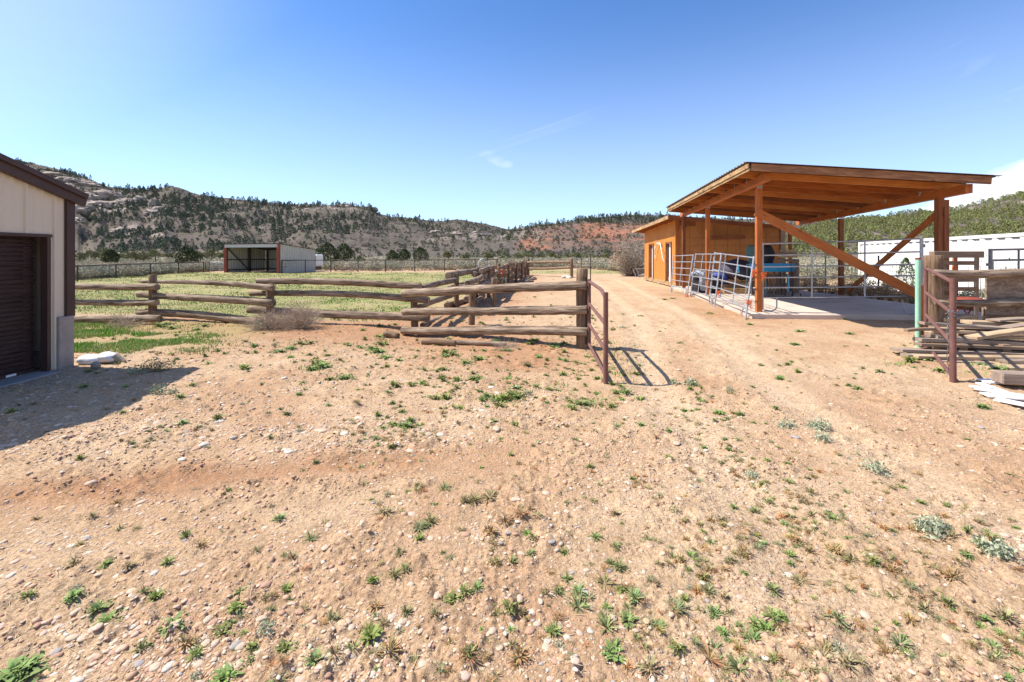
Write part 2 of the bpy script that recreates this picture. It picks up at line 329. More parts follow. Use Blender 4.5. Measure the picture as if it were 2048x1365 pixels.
def m_hill():
    b = NB('hill', 1.0, 0, 0.05); v = b.coord('World'); msk = b.sep(b.attr('mask'))
    c = b.mix(b.rng(b.noise(v, 0.035, 5, 0.6), 0.35, 0.65), (0.115, 0.092, 0.088), (0.165, 0.132, 0.118))
    c = b.mix(b.rng(b.noise(v, 0.12, 5, 0.65), 0.45, 0.70, 0, 0.65), c, (0.11, 0.108, 0.06))
    red = b.mix(b.rng(b.noise(v, 0.25, 5, 0.7), 0.3, 0.7), (0.27, 0.105, 0.065), (0.40, 0.185, 0.12))
    c = b.mix(b.math('MULTIPLY', msk[0], b.rng(b.noise(v, 0.11, 4, 0.7), 0.38, 0.55)), c, red)
    rock = b.ramp(b.noise(b.coord('World', (1, 1, 4)), 0.12, 6, 0.7, 0.8), [(0.3, (0.20, 0.16, 0.15)), (0.5, (0.38, 0.31, 0.27)), (0.7, (0.52, 0.44, 0.36))])
    c = b.mix(msk[2], c, rock)
    sage = b.mix(b.rng(b.noise(v, 0.3, 4), 0.35, 0.65), (0.30, 0.27, 0.19), (0.42, 0.36, 0.26))
    c = b.mix(msk[1], c, sage)
    sc = b.vor(v, 0.42, 'Distance'); sp = b.math('MULTIPLY', b.rng(sc, 0.40, 0.22), b.rng(b.noise(v, 0.05, 3), 0.42, 0.62, 0.15, 1)); 
    c = b.mix(b.math('MULTIPLY', sp, 0.75), c, (0.085, 0.09, 0.05))
    sc2 = b.vor(v, 1.1, 'Distance'); c = b.mix(b.rng(sc2, 0.45, 0.25, 0, 0.5), c, (0.13, 0.12, 0.075))
    b.base(c); b.bump(b.noise(v, 0.5, 6, 0.7), 1.0, 1.2); M['hill'] = b.m
m_hill()

# ------------------------------------------------------------------ object helpers
def tag(o, label=None, cat=None, group=None, kind=None):
    if label: o['label'] = label
    if cat: o['category'] = cat
    if group: o['group'] = group
    if kind: o['kind'] = kind
    return o
def empty(name, loc, label, cat, group=None, rz=0):
    o = bpy.data.objects.new(name, None); COL.objects.link(o); o.location = loc; o.rotation_euler = (0, 0, rz); o.empty_display_size = 0.1
    return tag(o, label, cat, group)
def mesh_np(name, verts, faces, col=None, smooth=False, uvs=None):
    """verts (n,3), faces (m,k) arrays"""
    me = bpy.data.meshes.new(name); verts = np.asarray(verts, np.float32); faces = np.asarray(faces, np.int32)
    n, (m, k) = len(verts), faces.shape
    me.vertices.add(n); me.vertices.foreach_set('co', verts.ravel())
    me.loops.add(m * k); me.loops.foreach_set('vertex_index', faces.ravel())
    me.polygons.add(m); me.polygons.foreach_set('loop_start', np.arange(0, m * k, k, dtype=np.int32)); me.polygons.foreach_set('loop_total', np.full(m, k, np.int32))
    if smooth: me.polygons.foreach_set('use_smooth', np.ones(m, bool))
    me.update(calc_edges=True)
    if col is not None:
        a = me.color_attributes.new('col', 'FLOAT_COLOR', 'POINT'); c4 = np.ones((n, 4), np.float32); c4[:, :3] = col; a.data.foreach_set('color', c4.ravel())
    return me
def link(name, me, mat=None, parent=None, loc=None):
    o = bpy.data.objects.new(name, me); COL.objects.link(o)
    if mat is not None: me.materials.append(mat)
    if parent is not None: o.parent = parent
    if loc is not None: o.location = loc
    return o
class MB:
    def __init__(s): s.v = []; s.f = []; s.uv = []; s.sm = []
    def add(s, vs, fs, uvs, smooth=False):
        b = len(s.v); s.v += [Vector(v) for v in vs]
        for f, u in zip(fs, uvs): s.f.append([b + i for i in f]); s.uv.append(u); s.sm.append(smooth)
    def beam(s, p0, p1, w, h, up=(0, 0, 1), off=None):
        """rectangular bar from p0 to p1; w across, h along 'up'"""
        p0 = Vector(p0); p1 = Vector(p1); d = (p1 - p0); L = d.length; d = d / L
        up = Vector(up); sd = d.cross(up)
        if sd.length < 1e-4: sd = d.cross(Vector((1, 0, 0)))
        sd.normalize(); u = sd.cross(d).normalized()
        vs = []
        for p in (p0, p1):
            for a, b in ((-1, -1), (1, -1), (1, 1), (-1, 1)): vs.append(p + sd * (a * w / 2) + u * (b * h / 2))
        fs = [(3, 2, 1, 0), (4, 5, 6, 7)]; o = random.random() * 20
        uvs = [[(o, 0), (o, w), (o + h, w), (o + h, 0)]] * 2
        per = 0
        for i in range(4):
            j = (i + 1) % 4; e = w if i % 2 == 0 else h
            fs.append((i, j, j + 4, i + 4)); uvs.append([(o, o + per), (o, o + per + e), (o + L, o + per + e), (o + L, o + per)]); per += e
        s.add(vs, fs, uvs); return s
    def box(s, c, size, rz=0):
        c = Vector(c); a = max(range(3), key=lambda i: size[i]); m = Matrix.Rotation(rz, 3, 'Z')
        if a == 2: s.beam(c - Vector((0, 0, size[2] / 2)), c + Vector((0, 0, size[2] / 2)), size[0], size[1], up=m @ Vector((0, 1, 0)))
        elif a == 0: s.beam(c - m @ Vector((size[0] / 2, 0, 0)), c + m @ Vector((size[0] / 2, 0, 0)), size[1], size[2])
        else: s.beam(c - m @ Vector((0, size[1] / 2, 0)), c + m @ Vector((0, size[1] / 2, 0)), size[0], size[2])
        return s
    def tube(s, pts, rad, n=8, amp=0.0, seed=0, closed=False, smooth=True, cap=True):
        pts = [Vector(p) for p in pts]; N = len(pts)
        if not hasattr(rad, '__len__'): rad = [rad] * N
        rnd = random.Random(seed); ring = []; prevu = None; vs = []; Ls = [0]
        for i in range(1, N): Ls.append(Ls[-1] + (pts[i] - pts[i - 1]).length)
        bump = [rnd.uniform(-1, 1) for _ in range(n)]
        o = rnd.random() * 20
        for i in range(N):
            if closed: d = pts[(i + 1) % N] - pts[i - 1]
            else: d = pts[min(i + 1, N - 1)] - pts[max(i - 1, 0)]
            d.normalize()
            u = prevu if prevu is not None else (Vector((0, 0, 1)) if abs(d.z) < 0.9 else Vector((1, 0, 0)))
            u = (u - d * u.dot(d)).normalized(); prevu = u; w = d.cross(u)
            for k in range(n):
                a = 2 * math.pi * k / n
                rr = rad[i] * (1 + amp * (0.6 * bump[k] + 0.6 * rnd.uniform(-1, 1)))
                vs.append(pts[i] + (u * math.cos(a) + w * math.sin(a)) * rr)
        fs = []; uvs = []; r0 = rad[0]; cir = 2 * math.pi * r0
        for i in range(N if closed else N - 1):
            j = (i + 1) % N
            for k in range(n):
                q = (k + 1) % n; fs.append((i * n + k, i * n + q, j * n + q, j * n + k))
                lj = Ls[j] if j > i else Ls[i] + 0.05
                uvs.append([(o + Ls[i], o + cir * k / n), (o + Ls[i], o + cir * (k + 1) / n), (o + lj, o + cir * (k + 1) / n), (o + lj, o + cir * k / n)])
        s.add(vs, fs, uvs, smooth)
        if cap and not closed:
            for e, rev in ((0, True), (N - 1, False)):
                idx = list(range(e * n, e * n + n)); 
                if rev: idx = idx[::-1]
                s.add([vs[i] for i in idx], [tuple(range(n))], [[(o + 0.3 + math.cos(2 * math.pi * k / n) * r0, o + math.sin(2 * math.pi * k / n) * r0 * 0.3) for k in range(n)]])
        return s
    def quad(s, a, b, c, d):
        a, b, c, d = map(Vector, (a, b, c, d)); l = (b - a).length; h = (d - a).length
        s.add([a, b, c, d], [(0, 1, 2, 3)], [[(0, 0), (l, 0), (l, h), (0, h)]]); return s
    def sheet(s, o, U, V, prof, nrm, thick=0.0):
        """ribbed sheet: profile [(distance along U, out)], extruded along V"""
        o = Vector(o); U = Vector(U).normalized(); V = Vector(V); nn = Vector(nrm).normalized()
        vs = []
        for d, h in prof: vs += [o + U * d + nn * h, o + U * d + nn * h + V]
        fs = [(2 * i, 2 * i + 2, 2 * i + 3, 2 * i + 1) for i in range(len(prof) - 1)]
        s.add(vs, fs, [[(0, prof[i][0]), (0, prof[i + 1][0]), (V.length, prof[i + 1][0]), (V.length, prof[i][0])] for i in range(len(prof) - 1)]); return s
    def build(s, name, mat, parent=None, bevel=0, origin=None, solid=0):
        base = Vector((0, 0, 0))
        if parent is not None and origin is None:
            p = parent
            while p is not None: base += p.location; p = p.parent
        elif origin is not None: base = Vector(origin)
        elif s.v:
            base = Vector((sum(v.x for v in s.v) / len(s.v), sum(v.y for v in s.v) / len(s.v), min(v.z for v in s.v)))
        me = bpy.data.meshes.new(name); me.from_pydata([v - base for v in s.v], [], s.f)
        uv = me.uv_layers.new(name='UVMap').data; k = 0
        for u in s.uv:
            for c in u: uv[k].uv = c; k += 1
        me.polygons.foreach_set('use_smooth', s.sm)
        me.update()
        o = link(name, me, M[mat] if isinstance(mat, str) else mat, parent)
        if parent is None: o.location = base
        if bevel:
            bm = bmesh.new(); bm.from_mesh(me)
            bmesh.ops.bevel(bm, geom=[e for e in bm.edges if e.is_manifold and e.calc_face_angle(0) > 0.6], offset=bevel, segments=1, affect='EDGES', profile=0.5)
            bm.to_mesh(me); bm.free()
        if solid:
            md = o.modifiers.new('solid', 'SOLIDIFY'); md.thickness = solid; md.offset = 0
        return o
def ribs(L, pitch=0.3, h=0.03, w=0.03, flat=0.02):
    p = [(0, 0)]; d = pitch * 0.5
    while d + w + flat < L:
        p += [(d, 0), (d + w * 0.5, h), (d + w * 0.5 + flat, h), (d + w + flat, 0)]; d += pitch
    p.append((L, 0)); return p
def log_pts(p0, p1, bend=0.02, seg=0.18, seed=0):
    p0 = Vector(p0); p1 = Vector(p1); d = p1 - p0; N = max(4, int(d.length / seg)); r = random.Random(seed)
    a, b = r.uniform(-1, 1), r.uniform(-1, 1); ph = r.uniform(0, 6)
    sd = d.cross(Vector((0, 0, 1)));
    if sd.length < 1e-3: sd = Vector((1, 0, 0))
    sd.normalize(); up = sd.cross(d).normalized(); out = []
    for i in range(N + 1):
        t = i / N; w = math.sin(math.pi * t); out.append(p0 + d * t + sd * (a * bend * w + bend * 0.3 * math.sin(7 * t + ph)) + up * (b * bend * w + bend * 0.35 * math.sin(5 * t + ph)))
    return out
def log(mb, p0, p1, r0, r1=None, bend=0.025, n=12, amp=0.06, seed=0):
    pts = log_pts(p0, p1, bend, 0.16, seed); r1 = r1 or r0; N = len(pts); rnd = random.Random(seed + 7)
    rad = [(r0 + (r1 - r0) * i / (N - 1)) * (1 + rnd.uniform(-0.03, 0.03)) for i in range(N)]
    # rounded, slightly broken ends
    pts = [pts[0] + (pts[0] - pts[1]).normalized() * 0.012] + pts + [pts[-1] + (pts[-1] - pts[-2]).normalized() * 0.012]
    rad = [rad[0] * 0.86] + rad + [rad[-1] * 0.86]
    mb.tube(pts, rad, n, amp, seed); return mb
# ------------------------------------------------------------------ ground and hills
def make_terrain():
    # azimuth columns: fine in front, coarse behind
    fr = np.linspace(R(-62), R(62), 620); bk = np.linspace(R(62), R(298), 60)[1:-1]
    azs = np.concatenate([fr, bk]); nA = len(azs)
    near = np.exp(np.linspace(math.log(0.5), math.log(1.5), 12))[:-1]
    r1 = np.exp(np.linspace(math.log(1.5), math.log(14), 480))[:-1]
    r2 = np.exp(np.linspace(math.log(14), math.log(95), 240))
    rs = np.concatenate([near, r1, r2])
    def grid(rs):
        A, Rr = np.meshgrid(azs, rs); x = Rr * np.sin(A); y = Rr * np.cos(A); return x, y
    def faces(nr):
        i = np.arange(nr - 1)[:, None] * nA; j = np.arange(nA)[None, :]; j2 = (j + 1) % nA
        return np.stack([i + j, i + j2, i + nA + j2, i + nA + j], -1).reshape(-1, 4)[:, ::-1][:, [0, 3, 2, 1]][:, ::-1]
    # ground
    x, y = grid(rs); z = terr(x, y) + micro(x, y)
    v = np.stack([x, y, z], -1).reshape(-1, 3); f = faces(len(rs))
    # centre cap
    v = np.vstack([v, [[0, 0, float(z[0].mean())]]]); 
    me = mesh_np('ground', v, f, smooth=True)
    bm = bmesh.new(); bm.from_mesh(me); bm.verts.ensure_lookup_table(); c = bm.verts[len(v) - 1]
    for k in range(nA): bm.faces.new((c, bm.verts[(k + 1) % nA], bm.verts[k]))
    bm.to_mesh(me); bm.free()
    X = v[:, 0]; Y = v[:, 1]
    red = 0.95 * np.exp(-(seg_dist(X, Y + .9, FENCE[1:]) / 1.7) ** 2) + 0.9 * np.exp(-(((Y - 4.0 - 0.12 * X + 0.02 * X * X) / 0.30) ** 2)) * sstep(0.6, -1.2, X) \
        + 0.5 * np.exp(-(((X - 3.6 - 0.25 * (Y - 4)) / 0.9) ** 2)) * sstep(7.5, 4.5, Y) + 0.55 * sstep(9, 13, Y) * sstep(4.6, 6.0, X - 0.12 * (Y - 12)) * sstep(26, 20, Y) + 0.7 * np.exp(-(seg_dist(X, Y, [(-2.3, 11), (-0.6, 17), (0.2, 26), (1.2, 40)]) / 1.3) ** 2)
    red = red + 0.35 * sstep(0.5, 0.75, fbm(X / 1.3, Y / 1.3, 3, 8))
    past = pasture(X, Y)
    grav = sstep(0.45, 0.6, fbm(X / 1.6 + 3, Y / 1.6, 3, 14)) * 0.5 + sstep(1.5, -2.0, X) * sstep(3.8, 5.0, Y) * 0.8
    path = 0
    for o_ in (0.0, -1.55): path = path + np.exp(-(seg_dist(X, Y, [(7.2 + o_, 32), (4.9 + o_, 12.5), (3.3 + o_, 5.5), (3.0 + o_ * .9, 1.5)]) / 0.32) ** 2)
    setmask(me, red * (1 - .8 * path), past, grav, path)
    o = link('ground', me, M['ground']); tag(o, kind='structure')
    # hills
    rh = np.exp(np.linspace(math.log(95), math.log(1250), 300)); x, y = grid(rh)
    z = terr(x, y); v = np.stack([x, y, z], -1).reshape(-1, 3)
    me = mesh_np('hills', v, faces(len(rh)), smooth=True)
    X = v[:, 0]; Y = np.maximum(v[:, 1], 1); h, k, t = hill_h(X, Y); px = CX + F * X / Y; py = HY - F * (h - EYE) / Y
    def win(a, b, c, d): return sstep(a - 12, a + 12, px) * sstep(b + 12, b - 12, px) * sstep(c - 4, c + 3, py) * sstep(d + 4, d - 3, py)
    wob = 14 * (fbm(px / 14, py / 10, 3, 31) - 0.5)
    px0 = px; px = px + wob * 2.2; 
    red = (k == 2) * (win(1045, 1100, 466, 500) + win(1160, 1210, 446, 480) + win(1205, 1290, 448, 482) + win(1290, 1420, 446, 490) + 0.35 * win(1040, 1420, 450, 500))
    py0 = py; py = py + wob * .8
    rock = (k == 1) * (win(140, 262, 385, 424) + win(262, 300, 392, 405) * .7 + win(0, 190, 352, 370) + win(250, 330, 452, 470) * .8 + 0.9 * win(292, 312, 408, 440) + 0.5 * win(600, 720, 410, 421)) \
        + (k == 2) * win(840, 1090, 462, 480) * 0.45 + (k == 3) * 0.5 * sstep(0.62, 0.72, fbm(X / 12, Y / 12, 3, 15))
    rock = rock * (0.35 + .65 * sstep(0.34, 0.50, fbm(px0 / 16 - py0 / 26, py0 / 5, 4, 77)))
    sage = (k == 0) * 1.0 + (k > 0) * sstep(0.14, 0.0, t)
    setmask(me, red, sage, rock)
    o = link('hills', me, M['hill']); tag(o, kind='structure')
def setmask(me, r, g, b, al=None):
    a = me.color_attributes.new('mask', 'FLOAT_COLOR', 'POINT'); n = len(me.vertices); c = np.ones((n, 4), np.float32)
    for i, q in enumerate((r, g, b)): c[:len(q), i] = np.clip(q, 0, 1)
    c[:, 3] = 0 if al is None else np.clip(al, 0, 1)
    a.data.foreach_set('color', c.ravel())
def pasture(x, y):
    """how far a point lies inside the grazed field"""
    a = sstep(0.3, 1.6, y - np.interp(x, [-30, -14.5, -9.66, -5.96, -2.3, 0, 3], [14, 12.9, 12.2, 11.4, 11.0, 30, 60]))
    b = sstep(0.2, 1.6, np.interp(y, [10, 11, 17, 26, 40, 60], [-3.0, -2.3, -1.5, -0.4, 0.6, 1.5]) - x)
    c = sstep(47, 43, y - 0.12 * x * (x > 0)) * sstep(-0.5, 0.5, x * 0.75 + y * 1.0 - 1.6 + 30 - 26)
    far = sstep(40, 44, y) * sstep(56, 50, y) * sstep(-2, 2, x) * sstep(16, 10, x)
    bank = sstep(7.8, 8.8, y) * sstep(12.2, 11.2, y) * sstep(-4.8, -6.2, x) * 0.45
    return np.clip(a * b * c + far * .8 + bank, 0, 1)
make_terrain()

# ------------------------------------------------------------------ metal garage at the left edge
def garage():
    X0 = -6.89; g = empty('garage', (X0, 4.0, 0), 'beige ribbed metal garage with dark brown trim at the left edge of the photo', 'garage')
    y0, y1 = 3.6, 7.1; yr = 5.35
    RH = 2.675 + 0.305 * 1.75
    def rz(y): return RH - 0.305 * abs(y - yr)      # underside of the roof along the gable
    dj0, dj1, dh = 4.0, 6.73, 2.02                     # door opening
    mb = MB()
    # gable wall siding, cut round the door: strips between ribs
    ys = list(np.arange(y0, y1, 0.05)); 
    def out(y):
        d = (y - y0) % 0.40
        return 0.028 if 0.02 < d < 0.055 else (0.010 if (0.155 < d < 0.175 or 0.27 < d < 0.29) else 0.0)
    ys = []
    y = y0
    for k in range(40):
        b = y0 + 0.40 * k
        for d in (0.0, 0.018, 0.026, 0.055, 0.063, 0.150, 0.158, 0.172, 0.180, 0.262, 0.270, 0.284, 0.292): ys.append(b + d)
    offs = {0: 0, 1: 0, 2: .028, 3: .028, 4: 0, 5: 0, 6: .009, 7: .009, 8: 0, 9: 0, 10: .009, 11: .009, 12: 0}
    pts = [(a, offs[i % 13]) for i, a in enumerate(ys) if a < y1 - 0.09] + [(y1 - 0.09, 0)]
    for (a, oa), (b, ob) in zip(pts[:-1], pts[1:]):
        m = (a + b) / 2; lo = dh if dj0 < m < dj1 + .02 else (0.0 if m < 6.86 else 0.80)
        mb.quad((X0 + oa, a, lo), (X0 + ob, b, lo), (X0 + ob, b, rz(b)), (X0 + oa, a, rz(a)))
    mb.build('wall', 'beige siding', g)
    s = MB()    # other walls
    prof = ribs(7.4, 0.3)
    s.sheet((X0 - 0.02, y1, 0.0), (-1, 0, 0), (0, 0, rz(y1)), prof, (0, 1, 0)); s.sheet((X0 - 0.02, y0, 0), (-1, 0, 0), (0, 0, rz(y0)), prof, (0, -1, 0))
    s.quad((X0 - 7.4, y0, 0), (X0 - 7.4, y1, 0), (X0 - 7.4, y1, rz(y1)), (X0 - 7.4, y0, rz(y0)))
    s.quad((X0 - 7.4, y1, rz(y1)), (X0 - 7.4, yr, rz(yr)), (X0 - 7.4, y0, rz(y0)), (X0 - 7.4, yr, rz(y0)))
    s.build('side_wall', 'beige siding', g)
    r = MB()
    for sgn in (1, -1):
        ye = yr + sgn * (y1 - yr + 0.14); n = Vector((0, sgn * 0.29, 0.957))
        a = Vector((X0 + 0.10, yr, RH + 0.03)); b = Vector((X0 + 0.10, ye, RH + 0.03 - 0.305 * abs(ye - yr)))
        r.beam(a - Vector((3.8, 0, 0)), b - Vector((3.8, 0, 0)), 7.7, 0.05, up=n)
    r.build('roof', 'brown trim', g)
    t = MB()
    for sgn in (1, -1):
        ye = yr + sgn * (y1 - yr + 0.16)
        t.beam((X0 + 0.075, yr, RH - .035), (X0 + 0.075, ye, RH - .035 - 0.305 * abs(ye - yr)), 0.07, 0.17, up=(0, 0, 1))
        t.beam((X0 + 0.085, yr, RH + .07), (X0 + 0.085, ye + sgn * 0.015, RH + .07 - 0.305 * abs(ye - yr)), 0.10, 0.035, up=(0, 0, 1))
    t.build('rake_trim', 'brown trim', g, bevel=0.006)
    t = MB(); t.box((X0 + 0.012, y1 - 0.035, (0.79 + rz(y1)) / 2), (0.075, 0.13, rz(y1) - 0.79)); t.build('corner_trim', 'brown trim', g, bevel=0.004)
    t = MB(); t.box((X0 - 0.03, dj1 - 0.02 + 0.04, dh / 2), (0.10, 0.045, dh)); t.box((X0 - 0.03, dj0, dh / 2), (0.10, 0.05, dh)); t.box((X0 - 0.03, (dj0 + dj1) / 2, dh + 0.012), (0.12, dj1 - dj0 + 0.12, 0.045))
    t.box((X0 - 0.22, dj1 - 0.09, dh / 2), (0.06, 0.10, dh)); t.build('door_frame', 'brown trim', g)
    d = MB(); Xd = X0 - 0.20
    n = 31; sh = dh / n
    pr = []
    for i in range(n):
        z = i * sh; big = 0.016 if i % 4 else 0.028
        pr += [(z, 0), (z + sh * 0.16, 0), (z + sh * 0.24, big), (z + sh * 0.84, big), (z + sh * 0.92, 0)]
    d.sheet((Xd, dj0, 0.03), (0, 0, 1), (0, dj1 - dj0, 0), pr, (1, 0, 0)); dr = d.build('roll_up_door', 'door slat', g)
    d = MB(); d.box((Xd + 0.015, (dj0 + dj1) / 2, 0.035), (0.05, dj1 - dj0, 0.07)); d.build('bottom_bar', 'brown trim', dr)
    k = at(45, 748, 6.35); d = MB(); d.box((Xd + 0.045, 6.40, 0.052), (0.004, 0.13, 0.03)); d.build('sticker', 'white paint', dr)
    f = MB(); f.box((X0 - 0.02, 6.985, 0.28), (0.16, 0.24, 1.05)); f.box((X0 - 3.7, 7.09, 0.0), (7.3, 0.16, 0.5)); f.build('foundation', 'foundation concrete', g, bevel=0.01)
    f = MB(); f.box((X0 - 0.05, (dj0 + dj1) / 2, -0.05), (0.5, dj1 - dj0 + 0.1, 0.15)); f.build('threshold', 'foundation concrete', g, bevel=0.01)
garage()

# ------------------------------------------------------------------ open timber canopy
SLZ = 0.13
def canopy():
    g = empty('canopy', (9.5, 17, 0), 'open sided canopy of orange stained timber under a low pitched metal roof', 'canopy')
    FL = Vector((5.93, 11.4, 4.09)); FR = Vector((11.30, 10.62, 3.62)); BL = Vector((7.66, 22.4, 4.09)); BR = Vector((14.9, 22.3, 3.55))
    def S(s, t): return (FL * (1 - s) + FR * s) * (1 - t) + (BL * (1 - s) + BR * s) * t
    posts = [(7.01, 12.93, 3.65), (7.92, 18.4, 3.65), (8.42, 22.3, 3.65), (13.3, 18.4, 3.225), (13.55, 22.2, 3.225)]
    for i, (x, y, z) in enumerate(posts):
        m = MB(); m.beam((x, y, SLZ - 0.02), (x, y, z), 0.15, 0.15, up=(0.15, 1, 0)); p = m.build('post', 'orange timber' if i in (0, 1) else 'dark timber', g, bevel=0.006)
        c = MB(); c.box((x - 0.02, y - 0.085, z + 0.02), (0.16, 0.012, 0.10)); c.build('bracket', 'galvanised', p)
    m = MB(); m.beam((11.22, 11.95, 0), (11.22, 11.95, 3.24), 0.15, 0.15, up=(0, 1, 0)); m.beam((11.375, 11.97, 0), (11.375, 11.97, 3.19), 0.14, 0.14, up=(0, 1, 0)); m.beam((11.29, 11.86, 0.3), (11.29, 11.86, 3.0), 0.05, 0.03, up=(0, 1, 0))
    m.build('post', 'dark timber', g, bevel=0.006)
    for (a, b, mt) in (((6.58, 11.7, 3.76), (8.64, 23.2, 3.76), 'orange timber'), ((10.93, 10.88, 3.335), (14.3, 22.8, 3.335), 'orange timber')):
        m = MB(); m.beam(a, b, 0.15, 0.22); m.build('beam', mt, g, bevel=0.006)
    n = 12
    for i in range(n):
        t = i / (n - 1); t = 0.003 + t * 0.994
        a = S(0.012, t) - Vector((0, 0, 0.135)); b = S(0.985, t) - Vector((0, 0, 0.135))
        w = 0.045
        m = MB(); m.beam(a, b, w, 0.18); m.build('rafter', ('fascia timber', 'pale timber', 'orange timber', 'orange timber', 'pale timber', 'dark timber', 'orange timber', 'pale timber', 'orange timber', 'dark timber', 'orange timber', 'orange timber')[i], g)
    m = MB(); m.beam(S(0.0, 0) - Vector((0.01, 0, 0.11)), S(0.0, 1) - Vector((0.01, 0, 0.11)), 0.04, 0.12); m.beam(S(0.0, 0) - Vector((-0.02, 0, 0.205)), S(0.0, 1) - Vector((-0.02, 0, 0.205)), 0.04, 0.06)
    m.build('fascia', 'trim timber', g, bevel=0.004)
    # boarded deck under the metal
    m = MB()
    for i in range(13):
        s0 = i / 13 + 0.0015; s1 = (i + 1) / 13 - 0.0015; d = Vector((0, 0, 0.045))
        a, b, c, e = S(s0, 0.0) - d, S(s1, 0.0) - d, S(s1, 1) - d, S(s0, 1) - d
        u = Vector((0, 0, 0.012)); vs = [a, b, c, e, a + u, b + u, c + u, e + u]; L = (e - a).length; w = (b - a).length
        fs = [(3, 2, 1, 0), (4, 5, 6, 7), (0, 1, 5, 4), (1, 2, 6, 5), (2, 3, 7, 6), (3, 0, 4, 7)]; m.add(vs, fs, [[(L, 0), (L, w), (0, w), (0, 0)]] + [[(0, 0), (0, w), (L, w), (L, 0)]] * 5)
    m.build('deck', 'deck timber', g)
    # ribbed roof sheet, ribs run from the high side to the low side
    m = MB(); L = 11.0; tt = []
    for k in range(46):
        b = k / 46
        for d, h in ((0, 0), (0.35, 0), (0.45, 0.028), (0.60, 0.028), (0.70, 0)): tt.append((b + d / 46, h))
    tt = [(-0.004, 0)] + tt + [(1.003, 0)]
    vs = []; 
    for t, h in tt:
        for s in (-0.012, 1.02): vs.append(S(s, t) + Vector((0, 0, h - 0.020)))
    fs = [(2 * i, 2 * i + 1, 2 * i + 3, 2 * i + 2) for i in range(len(tt) - 1)]
    m.add(vs, fs, [[(0, 0), (1, 0), (1, 1), (0, 1)]] * len(fs)); m.build('roof_sheet', 'roof metal', g, solid=0.004)
    # braces
    m = MB(); m.beam(at(1512, 424, 12.85), at(1884, 614, 11.9), 0.045, 0.24, up=(0, 0, 1)); m.build('brace', 'orange timber', g, bevel=0.004)
    m = MB(); m.beam(at(1878, 425, 12.05), at(1697, 582, 18.15), 0.045, 0.19, up=(0, 0, 1)); m.build('brace', 'orange timber', g, bevel=0.004)
    for t in np.linspace(0.12, 0.9, 9):
        p = Vector((6.58, 11.7, 3.87)).lerp(Vector((8.64, 23.2, 3.87)), t); m = MB(); m.box((p.x - 0.08, p.y, p.z + 0.0), (0.012, 0.05, 0.11)); m.build('hurricane_tie', 'galvanised', g)
    for t in np.linspace(0.15, 0.75, 5):
        p = Vector((10.93, 10.88, 3.445)).lerp(Vector((14.3, 22.8, 3.445)), t); m = MB(); m.box((p.x - 0.085, p.y, p.z + 0.0), (0.012, 0.05, 0.11)); m.build('hurricane_tie', 'galvanised', g)
canopy()
def slab():
    m = MB(); P = [(6.56, 12.42), (13.3, 12.0), (13.15, 20.4), (13.6, 23.4), (8.3, 23.4)]; z0, z1 = -0.15, SLZ
    vs = [(x, y, z0) for x, y in P] + [(x, y, z1) for x, y in P]; n = len(P)
    fs = [tuple(range(n, 2 * n)), tuple(range(n - 1, -1, -1))] + [(i, (i + 1) % n, (i + 1) % n + n, i + n) for i in range(n)]
    m.add(vs, fs, [[(p[0], p[1]) for p in P]] * 2 + [[(0, 0), (1, 0), (1, .3), (0, .3)]] * n)
    tag(m.build('concrete_slab', 'slab', None, bevel=0.015), kind='structure')
slab()

